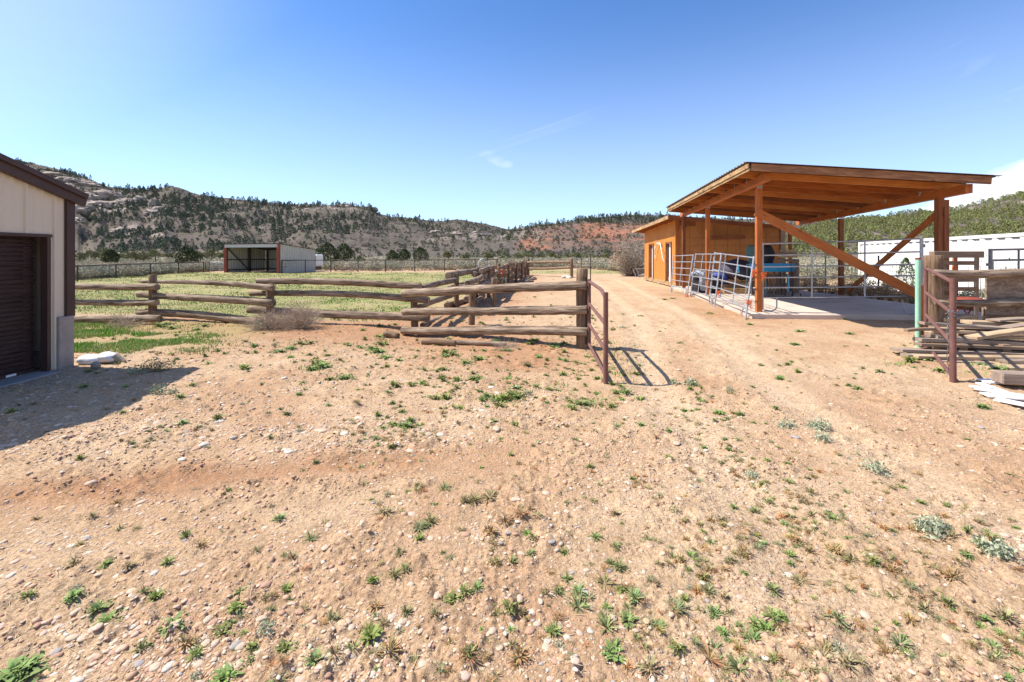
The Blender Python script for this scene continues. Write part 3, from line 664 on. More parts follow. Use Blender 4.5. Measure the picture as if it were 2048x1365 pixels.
# ------------------------------------------------------------------ shed of orange boards and particle board
def shed():
    NL = Vector((8.62, 23.75, 0)); FLc = Vector((9.12, 31.2, 0)); NR = Vector((13.68, 23.0, 0)); FRc = Vector((14.4, 30.4, 0))
    g = empty('shed', (11, 27, 0), 'orange board shed with a particle board wall behind the canopy', 'shed')
    zb = 0.22; hNL, hFL, hNR, hFR = 3.62, 3.35, 3.12, 2.95
    up = lambda p, z: Vector((p.x, p.y, z))
    m = MB(); m.add([up(NL, zb), up(NR, zb), up(NR, hNR), up(NL, hNL)], [(0, 1, 2, 3)], [[(0, 0), (5, 0), (5, 3), (0, 3.4)]]); w = m.build('panel_wall', 'osb', g, origin=None, solid=0.02)
    # snapped grid lines between the sheets
    d = (NR - NL); L = d.length; d.normalize(); o = Vector((d.y, -d.x, 0)) * 0.014
    m = MB()
    for k, zz in enumerate((0.62, 1.02, 1.42, 1.83, 2.24, 2.64)):
        m.beam(up(NL, zz) + o, up(NR, zz) + o, 0.006, 0.014)
    for k in range(1, 9): 
        p = NL + d * (k * 0.62); z1 = hNL + (hNR - hNL) * k * .62 / L; m.beam(up(p, zb) + o, up(p, z1 - .05) + o, 0.006, 0.012 if k % 2 else 0.02, up=(o.x, o.y, 0))
    m.build('seam', 'dark timber', w)
    m = MB(); m.beam(at(1421, 476, 23.35), at(1490, 474.5, 23.05), 0.10, 0.20); m.build('wall_bracket', 'dark timber', g)
    m = MB(); m.beam(up(NL, 3.42) + o * 2, up(NL + d * 0.9, 3.36) + o * 2, 0.03, 0.26); m.build('trim_board', 'dark timber', g)
    m = MB(); m.beam(up(NR, zb) + o * 3, up(NR, hNR) + o * 3, 0.22, 0.05, up=(0, 1, 0)); m.build('corner_post', 'grey board', g)
    m = MB(); m.beam(up(NL, zb) + o * 3, up(NL, hNL - 0.05) + o * 3, 0.20, 0.04, up=(0, 1, 0)); m.build('corner_post', 'orange timber', g)
    # board wall at the left with vertical planks
    e = (FLc - NL); Ls = e.length; e.normalize(); q = Vector((-e.y, e.x, 0)) * 0.015
    m = MB(); npl = 26
    for i in range(npl):
        a = NL + e * (Ls * i / npl + 0.014); b = NL + e * (Ls * (i + 1) / npl - 0.014); c = (a + b) / 2; t = (i + .5) / npl; z1 = hNL + (hFL - hNL) * t; lo = zb
        if 0.12 < t < 0.26 or 0.66 < t < 0.80: lo = 2.42
        m.beam(up(c, lo) + q * random.uniform(.6, 1.3), up(c, z1) + q, (b - a).length, 0.03, up=(-e.y, e.x, 0))
    m.build('board_wall', 'shed board', g)
    # white doors with brown jambs
    for (t0, t1) in ((0.12, 0.26), (0.66, 0.80)):
        a = NL + e * Ls * t0; b = NL + e * Ls * t1; inn = -q * 8
        m = MB(); m.beam(up((a + b) / 2, zb) + inn, up((a + b) / 2, 2.40) + inn, (b - a).length, 0.04, up=(-e.y, e.x, 0)); dd = m.build('door', 'white paint', g)
        kb = MB(); kp = up(a.lerp(b, 0.12), 1.25) - inn * 0.0 + q * -5; kb.tube([kp, kp + q * 4], 0.035, 8); kb.build('knob', 'galvanised', dd)
        m = MB()
        for c in (a, b): m.beam(up(c, zb) + q, up(c, 2.45) + q, 0.09, 0.14, up=(-e.y, e.x, 0))
        m.beam(up(a, 2.42) + q * 2, up(b, 2.42) + q * 2, 0.06, 0.09); m.build('door_frame', 'dark timber', g)
    m = MB(); m.beam(up(NL, 0.16) + q * 2.2, up(FLc, 0.16) + q * 2.2, 0.06, 0.22); m.beam(up(NL, 0.13), up(NR, 0.13), 0.08, 0.16); m.build('skirt', 'trim timber', g)
    for t in (0.05, 0.45, 0.9): p = NL + e * Ls * t; m = MB(); m.box((p.x - 0.0, p.y, 0.0), (0.3, 0.4, 0.16)); m.build('foundation_block', 'grey stone block', g)
    m = MB(); m.quad(up(FLc, zb), up(FRc, zb), up(FRc, hFR), up(FLc, hFL)); m.quad(up(NR, zb), up(FRc, zb), up(FRc, hFR), up(NR, hNR)); m.build('back_wall', 'osb', g)
    # roof with overhang
    lx = -d * 0.62; ny = -e * 0.25; fy = e * 0.45; rx = d * 0.3
    A = up(NL, hNL + 0.08) + lx + ny * 2.6 ; B = up(FLc, hFL + 0.08) + lx + fy * 3; C = up(FRc, hFR + 0.02) + rx + fy; D = up(NR, hNR + 0.03) + rx + ny
    A.z += 0.06; B.z += 0.05
    m = MB(); u = Vector((0, 0, 0.03)); m.add([A, B, C, D, A + u, B + u, C + u, D + u], [(0, 1, 2, 3), (7, 6, 5, 4), (0, 4, 5, 1), (1, 5, 6, 2), (2, 6, 7, 3), (3, 7, 4, 0)], [[(0, 0), (7, 0), (7, 5), (0, 5)]] * 6); m.build('roof', 'roof metal', g)
    m = MB(); dz = Vector((0, 0, 0.10)); m.beam(A - dz, B - dz, 0.04, 0.17); m.build('fascia', 'trim timber', g)
    m = MB(); m.beam(A - dz + d * .03, D - dz + Vector((0, 0, 0.03)), 0.04, 0.17); m.build('fascia', 'dark timber', g)
    for t in np.linspace(0.04, 0.97, 9):
        a = A.lerp(B, t) - Vector((0, 0, 0.09)) + d * 0.03; b = D.lerp(C, t) - Vector((0, 0, 0.09)); m = MB(); m.beam(a, b, 0.04, 0.12); m.build('rafter', 'orange timber', g)
    # round lamp by the corner
    p = at(1367, 452, 23.35); m = MB(); m.tube([p + Vector((0, .15, 0)), p, p + Vector((0.02, -.12, -0.05))], [0.05, 0.06, 0.11], 10); m.build('lamp', 'black plastic', g)
    return NL, e, Ls, q
SH = shed()
def antlers():
    NL, e, Ls, q = SH; base = NL + e * Ls * 0.42 + q * 3
    P = lambda s, z, o: base + e * s + q * o + Vector((0, 0, z))
    g = empty('antler_rack', P(0, 2.3, 0), 'bleached forked antler rack hung on the orange board wall of the shed', 'antlers')
    m = MB(); m.tube([P(0, 2.32, 1), P(0, 2.42, 5), P(.02, 2.5, 4)], [0.05, 0.07, 0.03], 8); m.build('skull', 'bone', g)
    for sgn, dz in ((-1, -0.35), (1, -0.05)):
        m = MB(); a = [P(0, 2.46, 4), P(sgn * .35, 2.42, 8), P(sgn * .75, 2.1 + dz * .3, 10), P(sgn * .9, 1.75 + dz * .5, 8), P(sgn * 1.2, 1.55 + dz * .6, 7)]
        m.tube(a, [0.035, 0.035, 0.03, 0.026, 0.012], 7)
        m.tube([a[1], a[1] + Vector((0, 0, .2)) + q * 5], [0.024, 0.008], 6); m.tube([a[2], a[2] + e * sgn * .2 + Vector((0, 0, .16))], [0.024, 0.008], 6); m.tube([a[3], a[3] + e * -sgn * .2 + Vector((0, 0, -.2))], [0.022, 0.007], 6)
        m.build('antler', 'bone', g)
antlers()

# ------------------------------------------------------------------ loafing shelter in the field
def shelter():
    Rf = Vector((-22.07, 43.0, 0)); Lf = Vector((-28.3, 45.0, 0)); dd = Vector((0.307, 0.952, 0)); Rb = Rf + dd * 4.9; Lb = Lf + dd * 4.9
    hf, hb = 2.80, 2.25; up = lambda p, z: Vector((p.x, p.y, z))
    g = empty('livestock_shelter', (-25, 46, 0), 'open fronted metal livestock shelter with red posts at the far side of the field', 'shelter')
    for p in (Rf, Lf):
        m = MB(); m.beam(up(p, 0), up(p, hf), 0.26, 0.22, up=(0, 1, 0)); m.build('post', 'red oxide', g)
    f = (Lf - Rf); Lw = f.length; f.normalize()
    for t in (0.55,): 
        m = MB(); p = Lf + dd * 2.6; m.beam(up(p, 0) - f * .12, up(p, 2.45) - f * .12, 0.22, 0.18, up=(0, 1, 0)); m.build('post', 'dark pipe', g)
    m = MB(); p = Lb - f * 0.25 - dd * .1; m.beam(up(p, 0), up(p, 2.3), 0.22, 0.18, up=(0, 1, 0)); m.build('post', 'dark pipe', g)
    m = MB(); m.sheet(up(Rf + dd * .1, 0) , dd, (0, 0, 1), [(0, 0)], (1, 0, 0)); 
    pr = ribs(4.8, 0.3, 0.04, 0.04, 0.03)
    def wall(o, U, pr, h0, h1, Lx, nrm):
        mm = MB(); nn = Vector(nrm)
        vs = []
        for a, h in pr: vs += [o + U * a + nn * h, o + U * a + nn * h + Vector((0, 0, h0 + (h1 - h0) * a / Lx))]
        mm.add(vs, [(2 * i, 2 * i + 2, 2 * i + 3, 2 * i + 1) for i in range(len(pr) - 1)], [[(0, 0)] * 4] * (len(pr) - 1)); return mm
    wall(Rf, dd, pr, hf, hb, 4.9, -f).build('side_wall', 'shelter siding', g, solid=0.006)
    wall(Lf, dd, pr, hf, hb, 4.9, f * -1).build('side_wall', 'shelter siding', g, solid=0.006)
    wall(Rb, f, ribs(Lw, 0.3, 0.04, 0.04, 0.03), hb, hb, 6.5, -dd).build('back_wall', 'shelter siding', g, solid=0.006)
    m = MB(); m.beam(up(Rf, hf - 0.19) - dd * .12, up(Lf, hf - 0.19) - dd * .12, 0.03, 0.30); m.build('header', 'shelter siding', g)
    m = MB(); u = Vector((0, 0, .05)); A, B, C, D = up(Rf, hf) - dd * .2 - f * .1, up(Lf, hf) - dd * .2 + f * .1, up(Lb, hb) + f * .1, up(Rb, hb) - f * .1
    m.add([A, B, C, D, A + u, B + u, C + u, D + u], [(0, 1, 2, 3), (7, 6, 5, 4), (0, 4, 5, 1), (1, 5, 6, 2), (2, 6, 7, 3), (3, 7, 4, 0)], [[(0, 0)] * 4] * 6); m.build('roof', 'brown trim', g)
    m = MB(); o2 = -f * 0.1
    m.beam(up(Lf, 1.25) + o2, up(Lb, 1.25) + o2, .06, .09); m.beam(up(Lb, 1.25) - dd * .1, up(Rb, 1.25) - dd * .1, .06, .09); m.beam(up(Lf, .25) + o2, up(Lb, .25) + o2, .06, .1); m.beam(up(Lb, .25) - dd * .1, up(Rb, .25) - dd * .1, .06, .1)
    m.beam(up(Lf, 2.45) + o2 * 1.5, up(Lf + dd * 2.5, 0.2) + o2 * 1.5, .08, .08); m.build('girt', 'dark pipe', g)
    t = empty('stock_tank_trailer', at(622, 521, 50), 'small white boxy tank behind the right wall of the metal shelter', 'tank')
    c = at(622, 521, 50.0); m = MB(); m.box((c.x, c.y, 1.15), (2.1, 1.6, 1.3)); m.build('body', 'white paint', t, bevel=0.12); m = MB(); m.tube([(c.x + .35, c.y - .78, 0.95), (c.x + .35, c.y - .83, 0.95)], 0.35, 12); m.build('hatch', 'dark pipe', t)
    m = MB(); m.box((c.x, c.y, 0.3), (1.8, 1.3, 0.4)); m.build('skid', 'dark pipe', t)
shelter()

# ------------------------------------------------------------------ white shipping container
def container():
    A = Vector((19.25, 25.2, 0)); D = (Vector((15.9, 14.2, 0)) - A); D.normalize(); A2 = A + D * 12.2; N = Vector((D.y, -D.x, 0))   # N faces the yard
    if N.x > 0: N = -N
    H = 2.44; up = lambda p, z: Vector((p.x, p.y, z)); B = -N * 2.44
    g = empty('shipping_container', (A + A2) / 2, 'long white corrugated shipping container behind the canopy', 'container')
    pr = [(0.0, 0)]; d = 0.12
    while d < 12.0: pr += [(d, 0), (d + 0.04, -0.045), (d + 0.14, -0.045), (d + 0.18, 0)]; d += 0.60
    pr = []; d = 0.10
    while d < 12.0: pr += [(d, -0.05), (d + 0.30, -0.05), (d + 0.36, 0), (d + 0.55, 0)]; d += 0.61
    m = MB(); m.sheet(up(A, 0.20), D, (0, 0, H - 0.34), pr, N); m.build('side_panel', 'white paint', g, solid=0.004)
    m = MB(); m.beam(up(A, H - .06) - N * .04, up(A2, H - .06) - N * .04, 0.10, 0.12); m.build('top_rail', 'white paint', g)
    m = MB(); m.beam(up(A, .12) - N * .04, up(A2, .12) - N * .04, 0.12, 0.16); m.build('bottom_rail', 'white paint', g)
    for p in (A, A2): m = MB(); m.beam(up(p, 0) - N * .05, up(p, H) - N * .05, .17, .17, up=(N.x, N.y, 0)); m.build('corner_post', 'white paint', g, bevel=0.01)
    m = MB(); m.quad(up(A, .1), up(A + B, .1), up(A + B, H), up(A, H)); m.quad(up(A2, .1), up(A2 + B, .1), up(A2 + B, H), up(A2, H)); m.quad(up(A + B, .1), up(A2 + B, .1), up(A2 + B, H), up(A + B, H)); m.quad(up(A, H - .03), up(A2, H - .03), up(A2 + B, H - .03), up(A + B, H - .03)); m.build('shell', 'white paint', g)
container()
# ------------------------------------------------------------------ log fence along the field (three rail sections between upright posts)
def up3(x, y, z): return Vector((x, y, z))
def log_fence_front():
    g = empty('log_fence', (-4, 11, 0), 'weathered log rail fence in front of the green field, reaching to the pipe gate', 'fence')
    k = 100
    def rail(a, b, r, r2=None, mat='weathered log'):
        nonlocal k; k += 1
        m = MB(); log(m, at(*a), at(*b), r * .92, (r2 or r) * .92, 0.055, 14, 0.12, k); o = m.build('rail', mat, g)
    # section behind the garage
    rail((20, 572, 13.0), (315, 573, 11.95), .085, .095); rail((20, 607, 13.0), (315, 605, 11.95), .085, .09); rail((20, 640, 12.0), (318, 639, 11.35), .10, .10)
    rail((281, 562, 12.35), (546, 577, 11.2), .045, .085); rail((277, 588, 12.35), (546, 606, 11.2), .09, .11); rail((277, 625, 12.4), (545, 646, 11.15), .095, .12)
    rail((515, 562, 11.7), (841, 571, 10.75), .085, .085); rail((501, 586, 11.75), (857, 600, 10.75), .08, .085); rail((498, 619, 11.7), (857, 638, 10.7), .105, .105)
    rail((806, 586, 10.45), (1172, 571, 8.38), .105, .092); rail((807, 623, 10.45), (1174, 618.5, 8.38), .092, .092); rail((805, 661, 10.4), (1175, 665.5, 8.38), .095, .10)
    def post(px, Y, ytop, r, mat='brown post'):
        nonlocal k; k += 1
        x = ax(px, Y); m = MB(); z = EYE + (HY - ytop) / F * Y
        log(m, (x, Y, -0.15), (x + random.uniform(-.02, .02), Y, z), r, r * .97, 0.01, 12, 0.05, k); m.build('post', mat, g)
    post(306, 12.2, 551, .095); post(540, 11.45, 569, .095); post(829.5, 10.95, 577, .085); post(1164, 8.55, 539, .112)
    # second row of uprights just behind the joints
    return g
random.seed(3)
log_fence_front()
def log_fence_back():
    g = empty('log_fence', (-0.5, 20, 0), 'log fence of paired posts and stacked rails running away from the corner towards the hills', 'fence')
    k = 300
    posts = [(913, 15.0, 1.14), (943, 11.4, .98), (955, 17.3, 1.26), (976, 20.5, 1.22), (988, 15.0, .98), (997, 23.2, 1.30), (1016, 26.0, 1.32), (1030, 29.5, 1.30), (1039, 33.5, 1.28), (1047.5, 38.5, 1.35), (1054, 39.5, 1.4)]
    for px, Y, h in posts:
        k += 1; x = ax(px, Y); m = MB(); log(m, (x, Y, -.15), (x, Y, h), .085, .08, .01, 10, .05, k); m.build('post', 'brown post', g)
    def rail(a, b, r, r2=None):
        nonlocal k; k += 1; m = MB(); log(m, at(*a), at(*b), r, r2, .04, 10, .08, k); m.build('rail', 'weathered log', g)
    rail((845, 577, 11.2), (910, 560, 14.8), .085, .09); rail((840, 614, 11.2), (915, 588, 14.9), .08, .09); rail((846, 651, 11.1), (912, 624, 14.6), .085, .09)
    rail((896, 552, 14.6), (952, 541, 17.4), .12, .10); rail((897, 577, 14.7), (950, 566, 17.5), .08, .07); rail((893, 612, 14.6), (950, 597, 17.4), .11, .10)
    rail((920, 575, 14.4), (992, 562, 17.6), .08, .12)
    P = [(951, 17.0), (977, 20.6), (998, 23.4), (1017, 26.3), (1031, 29.8), (1040, 33.8), (1049, 38.6)]
    for i, ((p0, Y0), (p1, Y1)) in enumerate(zip(P[:-1], P[1:])):
        s = (-1) ** i * 0.12
        for z in (0.30, 0.70, 1.08):
            k += 1; z2 = z + (0.05 if i % 2 else -0.04); a = Vector((ax(p0, Y0) + s - .15, Y0 - .3, z2)); b = Vector((ax(p1, Y1) + s + .1, Y1 + .3, z2))
            m = MB(); log(m, a, b, .10, .095, .03, 9, .07, k); m.build('rail', 'weathered log', g)
log_fence_back()
def log_fence_extra():
    g = [o for o in COL.objects if o.name.startswith('log_fence') and o.type == 'EMPTY' and o.location.y > 15][0]; k = 700
    for px, Y, h in ((963, 18.6, 1.15), (985, 22.0, 1.2), (1006, 24.8, 1.3), (1023, 27.8, 1.25), (1035, 31.6, 1.3), (1044, 36.0, 1.3)):
        k += 1; x = ax(px, Y) + .28; m = MB(); log(m, (x, Y, -.15), (x + .03, Y, h), .08, .075, .01, 10, .06, k); m.build('post', 'brown post', g)
    P = [(930, 13.4), (958, 17.0), (983, 21.0), (1004, 24.2), (1022, 27.4), (1034, 31.2), (1043, 35.4)]
    for i, ((p0, Y0), (p1, Y1)) in enumerate(zip(P[:-1], P[1:])):
        for z in ((.12, .50, .92), (.30, .72, 1.15))[i % 2]:
            k += 1; m = MB(); log(m, (ax(p0, Y0) + .1, Y0 - .4, z), (ax(p1, Y1) + .15, Y1 + .35, z + .06), .095, .085, .05, 9, .09, k); m.build('rail', 'weathered log', g)
log_fence_extra()
def far_rail_fence():
    g = empty('rail_fence', (3, 36, 0), 'short two rail wooden fence closing the far end of the dirt lane', 'fence')
    x1 = ax(1143, 34.6)
    m = MB(); log(m, (x1, 34.6, -.1), (x1, 34.6, 1.48), .14, .13, .01, 9, .05, 1); m.build('post', 'brown post', g)
    x0 = ax(1056, 38.5)
    m = MB(); log(m, (x0, 38.5, -.1), (x0, 38.5, 1.4), .12, .12, .01, 9, .05, 2); m.build('post', 'brown post', g)
    for ya, yb in ((525.5, 525.0), (538, 535.5)):
        m = MB(); log(m, at(1054, ya, 38.3), at(1141, yb, 34.6), .10, .11, .03, 9, .05, int(ya)); m.build('rail', 'brown post', g)
far_rail_fence()
def wire_gate():
    g = empty('wire_gate', (5, 33, 0), 'thin wire mesh gate hanging between the far rail fence and a slim stake', 'gate')
    xa, Ya, xb, Yb = ax(1146, 34.4), 34.4, ax(1181, 31.0), 31.0
    m = MB(); m.tube([(xb, Yb, 0), (xb, Yb, 1.62)], .035, 6); m.build('stake', 'dark pipe', g)
    m = MB(); xm, Ym = (xa + xb) / 2, (Ya + Yb) / 2; m.tube([(xm, Ym, 0.1), (xm, Ym, 1.5)], .022, 6); m.build('stake', 'dark pipe', g)
    m = MB()
    for z in (0.25, .5, .75, 1.0, 1.25, 1.48): m.tube([(xa, Ya, z + .05), (xm, Ym, z - .02), (xb, Yb, z)], .008, 4, cap=False)
    m.build('wire', 'galvanised', g)
wire_gate()

# fallen logs and boards under the nearest section
def loose(name, label, a, b, r, mat='weathered log', seed=0, cat='log', r2=None, board=None, group=None):
    m = MB(); a = at(*a); b = at(*b); hh = board[1] / 2 if board else r
    for q in (a, b): q.z = gz(q.x, q.y) + hh * .85
    if board: m.beam(a, b, board[0], board[1])
    else: log(m, a, b, r, r2, .03, 10, .08, seed)
    return tag(m.build(name, mat), label, cat, group)
loose('fallen_log', 'short brown log stub lying on the dirt under the lowest rail of the log fence', (846, 672, 8.95), (909, 681.5, 8.7), .065, 'brown post', 5)
loose('fallen_log', 'thin pale log lying right of the brown stub under the log fence', (912, 675, 8.9), (1011, 683, 8.62), .045, 'weathered log', 6)
loose('fallen_log', 'dark ended log half buried in the bank where the two log fences meet', (770, 661, 10.0), (795, 664, 9.9), .075, 'brown post', 8)
loose('loose_board', 'grey sun bleached board lying behind the lowest rail of the log fence', (862, 652, 10.5), (928, 655.5, 10.2), .05, 'grey board', 9, 'board', board=(.12, .05))
for i, (a, b) in enumerate((((1018, 562, 27), (1052, 552, 30)), ((1030, 570, 25.5), (1066, 556, 28.5)), ((1040, 556, 30.5), (1072, 551.5, 32)), ((1050, 561, 28), (1064, 551, 31)))):
    loose('fallen_log', ['grey log on the ground nearest the far posts of the log fence', 'longest grey log lying slanted beside the far posts of the log fence', 'short grey log at the far end of the scattered logs', 'grey log lying across the others beside the far fence posts'][i], a, b, .08, 'weathered log', 20 + i, group='logs scattered beside the far fence posts')
for i, (a, b) in enumerate((((1124, 553, 34), (1141, 550, 34)), ((1126, 549.5, 34.2), (1142, 551.5, 33.7)), ((1128, 547, 34.1), (1138, 546, 34.1)))):
    loose('split_log', ['lowest split log of the pale pile at the foot of the far fence post', 'split log lying crosswise in the pale pile by the far fence post', 'top split log of the pale pile by the far fence post'][i], a, b, .10, 'bone', 40 + i, 'firewood', group='split logs by the far fence post')
def cart():
    g = empty('hand_cart', at(965, 560, 19.0), 'blue grey tubular hand cart frame leaning between the log fence posts', 'hand cart')
    m = MB(); Y = 19.0
    m.tube([at(958, 566, Y), at(958, 527, Y), at(960, 521, Y), at(965, 518, Y), at(969, 520, Y), at(972.5, 527, Y), at(972.5, 566, Y)], .03, 8); m.build('frame', 'galvanised', g)
    for y in (537, 552): m = MB(); m.tube([at(958, y, Y), at(972.5, y, Y)], .022, 6); m.build('crossbar', 'galvanised', g)
cart()
def shovel():
    Y = 21.0; g = empty('shovel', at(1003, 580, Y), 'garden tool with a red hooked handle standing against the log fence', 'tool')
    m = MB(); m.tube([at(1001, 580, Y), at(1002, 551, Y)], .025, 6); m.build('shaft', 'weathered log', g)
    m = MB(); m.tube([at(1002, 551, Y), at(1005.5, 546, Y), at(1004, 540.5, Y), at(1001.5, 541, Y)], [.045, .05, .06, .04], 8); m.build('handle', 'red handle', g)
    m = MB(); m.tube([at(1013, 574, 22.0), at(1010.5, 556, 22.0)], .028, 6); tag(m.build('stake', 'green paint'), 'thin teal stick leaning on the log fence beside the red handled tool', 'stake')
shovel()

# ------------------------------------------------------------------ far pipe fence
def pipe_fence(name, label, P, h, mesh=True, rails=1, seed=0):
    """P: list of (px, Y) posts"""
    g = empty(name, (ax(*P[0]), P[0][1], 0), label, 'fence'); zs = []
    for px, Y in P:
        x = ax(px, Y); z0 = gz(x, Y); m = MB(); m.tube([(x, Y, z0 - .1), (x, Y, z0 + h + .03)], .045, 8); m.build('post', 'dark pipe', g)
    for (p0, Y0), (p1, Y1) in zip(P[:-1], P[1:]):
        m = MB(); m.tube([(ax(p0, Y0), Y0, h), (ax(p1, Y1), Y1, h)], .038, 8); m.build('rail', 'dark pipe', g)
    if mesh:
        m = MB()
        for (p0, Y0), (p1, Y1) in zip(P[:-1], P[1:]):
            a = Vector((ax(p0, Y0), Y0, 0)); b = Vector((ax(p1, Y1), Y1, 0)); L = (b - a).length
            for z in np.arange(0.15, h - .05, .2): m.tube([a + Vector((0, 0, z)), b + Vector((0, 0, z))], .006, 3, cap=False)
            n = int(L / .3)
            for i in range(n): c = a.lerp(b, i / n); m.tube([c + Vector((0, 0, .1)), c + Vector((0, 0, h))], .005, 3, cap=False)
        m.build('wire_mesh', 'dull steel', g)
pipe_fence('pipe_fence', 'dark pipe and mesh fence on the left of the metal shelter', [(60, 26.5), (155, 29.5), (232, 33.5), (301, 38), (357, 42), (407, 45)], 1.02)
pipe_fence('pipe_fence', 'long dark pipe and mesh fence between the metal shelter and the log fence', [(564, 43.3), (610.5, 45), (661.6, 45.3), (716, 45.6), (771, 46), (829.7, 46.5), (889, 47.5), (950.5, 49), (993.5, 50.5)], 1.22)
def stock_panel(name, label, A, B, h, z0=0.0, nr=6, nv=2, mat='galvanised', r=.022, cat='gate', group=None, feet=False, frame=.026, drop=None, lean=None):
    """tube panel between ground points A and B"""
    A = Vector(A); B = Vector(B); lean = Vector(lean or (0, 0, 0)); Z = Vector((0, 0, 1))
    g = empty(name, (A + B) / 2, label, cat, group)
    def P(t, z): return A.lerp(B, t) + Z * z + lean * (z / h)
    for t in (0, 1): m = MB(); m.tube([P(t, 0 if feet else z0), P(t, h)], frame, 8); m.build('upright', mat, g)
    for i in range(nr):
        z = z0 + 0.02 + (h - z0 - 0.05) * i / (nr - 1); m = MB(); m.tube([P(0, z), P(1, z)], r, 8); m.build('rail', mat, g)
    for i in range(nv):
        t = (i + 1) / (nv + 1); m = MB(); m.tube([P(t, z0 + .02) , P(t, h - .03)], r * .8, 6); m.build('brace', mat, g)
    return g, P
stock_panel('stock_gate', 'grey tube gate in the fence just left of the metal shelter', (ax(411, 45.2), 45.2, 0), (ax(418.5, 45.2), 45.2, 0), 1.05, .1, 5, 0, 'dark pipe')
stock_panel('stock_gate', 'light grey six rail gate touching the left wall of the metal shelter', (ax(420, 45.3), 45.3, 0), (ax(446, 45.3), 45.3, 0), 1.05, .1, 6, 0, 'galvanised')
stock_panel('livestock_hurdle', 'rusty two rail panel above the far log fence posts', (ax(995, 48), 48, 0.4), (ax(1028, 48), 48, 0.4), 1.05, .55, 3, 0, 'dark pipe')
stock_panel('livestock_hurdle', 'narrow rusty upright panel behind the far rail fence', (ax(1048.5, 41), 41, 0), (ax(1064.5, 41), 41, 0), 1.7, .3, 3, 1, 'dark pipe')
m = MB()
for z in (.65, .9): m.tube([at(567, 510 + (EYE - z) * F / 42.5, 42.5), at(573, 510 + (EYE - z) * F / 42.5, 42.5)], .03, 6)
tag(m.build('step_rung', 'dark pipe'), 'two short dark rungs on the fence end beside the metal shelter', 'rungs')

# ------------------------------------------------------------------ open brown pipe gates
def pipe_gate(label, H, hz, E, ez, bars, r_end, tilt_top=None, bend=None):
    g = empty('pipe_gate', Vector((H[0], H[1], 0)), label, 'gate')
    hx, hy = H; ex, ey = E
    m = MB(); m.tube([(hx, hy, hz[0]), (hx, hy, hz[1])], .032, 10); m.build('hinge_pipe', 'rust pipe', g)
    m = MB(); m.tube([(ex, ey, ez[0]), (ex, ey, ez[1])], r_end, 12); e = m.build('end_pipe', 'rust pipe', g)
    for i, pts in enumerate(bars): m = MB(); m.tube(pts, .027, 10); m.build('bar', 'rust pipe', g)
    return g
H = (ax(1178.5, 8.35), 8.35); E = (ax(1211.5, 6.17), 6.17)
def gb(px, py, t, H=H, E=E):     # point on the gate: column px decides how far along
    x, y = H[0] + (E[0] - H[0]) * t, H[1] + (E[1] - H[1]) * t
    return Vector((x, y, EYE + (HY - py) / F * y))
G1 = pipe_gate('open brown pipe gate hung on the end post of the log fence', H, (EYE - (688 - HY) / F * 8.35, EYE - (559 - HY) / F * 8.35), E, (0.0, EYE - (585 - HY) / F * 6.17),
    [[gb(0, 564, 0), gb(0, 567, .2), gb(0, 578, .72), gb(0, 582, .82), gb(0, 589, .92), gb(0, 597, 1)], [gb(0, 608, 0), gb(0, 649, 1)], [gb(0, 649, 0), gb(0, 702, 1)], [gb(0, 689, 0), gb(0, 751, 1)]], .034)
for z in (1.15, .28):
    m = MB(); m.tube([(H[0] - .17, 8.46, z), (H[0] + .02, 8.36, z)], .014, 6); m.build('hinge', 'dark pipe', G1)
m = MB(); m.box((H[0] - .045, 8.41, .72), (.03, .03, 1.25)); m.build('hinge_strap', 'dark pipe', G1)
H2 = (ax(1852, 8.4), 8.4); E2 = (ax(1906, 6.27), 6.27)
g2 = lambda py, t: gb(0, py, t, H2, E2)
G2 = pipe_gate('open brown pipe gate with a hanging chain beside the lumber pile', H2, (EYE - (700 - HY) / F * 8.4, EYE - (533 - HY) / F * 8.4), E2, (0.0, EYE - (557 - HY) / F * 6.27),
    [[g2(537, 0), g2(565, 1)], [g2(586, 0), g2(628, 1)], [g2(630, 0), g2(689, 1)], [g2(689, 0), g2(754, 1)]], .038)
def chain():
    g = empty('chain', (ax(1897, 6.2), 6.2, .3), 'rusty steel chain hanging beside the end pipe of the right gate', 'chain')
    Y = 6.33; ys = np.linspace(618, 742, 17)
    def link_(c, tilt, mat, along=Vector((0, 0, 1)), s=.030):
        m = MB(); ax_ = Vector((math.cos(tilt), math.sin(tilt), 0)); pts = []
        for k in range(14):
            a = 2 * math.pi * k / 14; pts.append(c + along * (math.sin(a) * s * 1.0 + (0.008 if math.sin(a) > 0 else -.008)) + ax_ * math.cos(a) * .015)
        m.tube(pts, .0048, 6, closed=True); m.build('link', mat, g)
    for i, y in enumerate(ys):
        link_(at(1897.5 + 1.2 * math.sin(i * .9), y, Y), 0.3 if i % 2 else 1.8, 'rust pipe' if i in (11, 12, 14, 15) else 'dull steel')
    for j, (px, py) in enumerate(((1896, 626), (1902, 623), (1909, 626), (1913.5, 634))): link_(at(px, py, 6.18 + .04 * (j % 2)), .4 + j, 'dull steel', Vector((.9, 0, .4 - j * .3)).normalized())
chain()

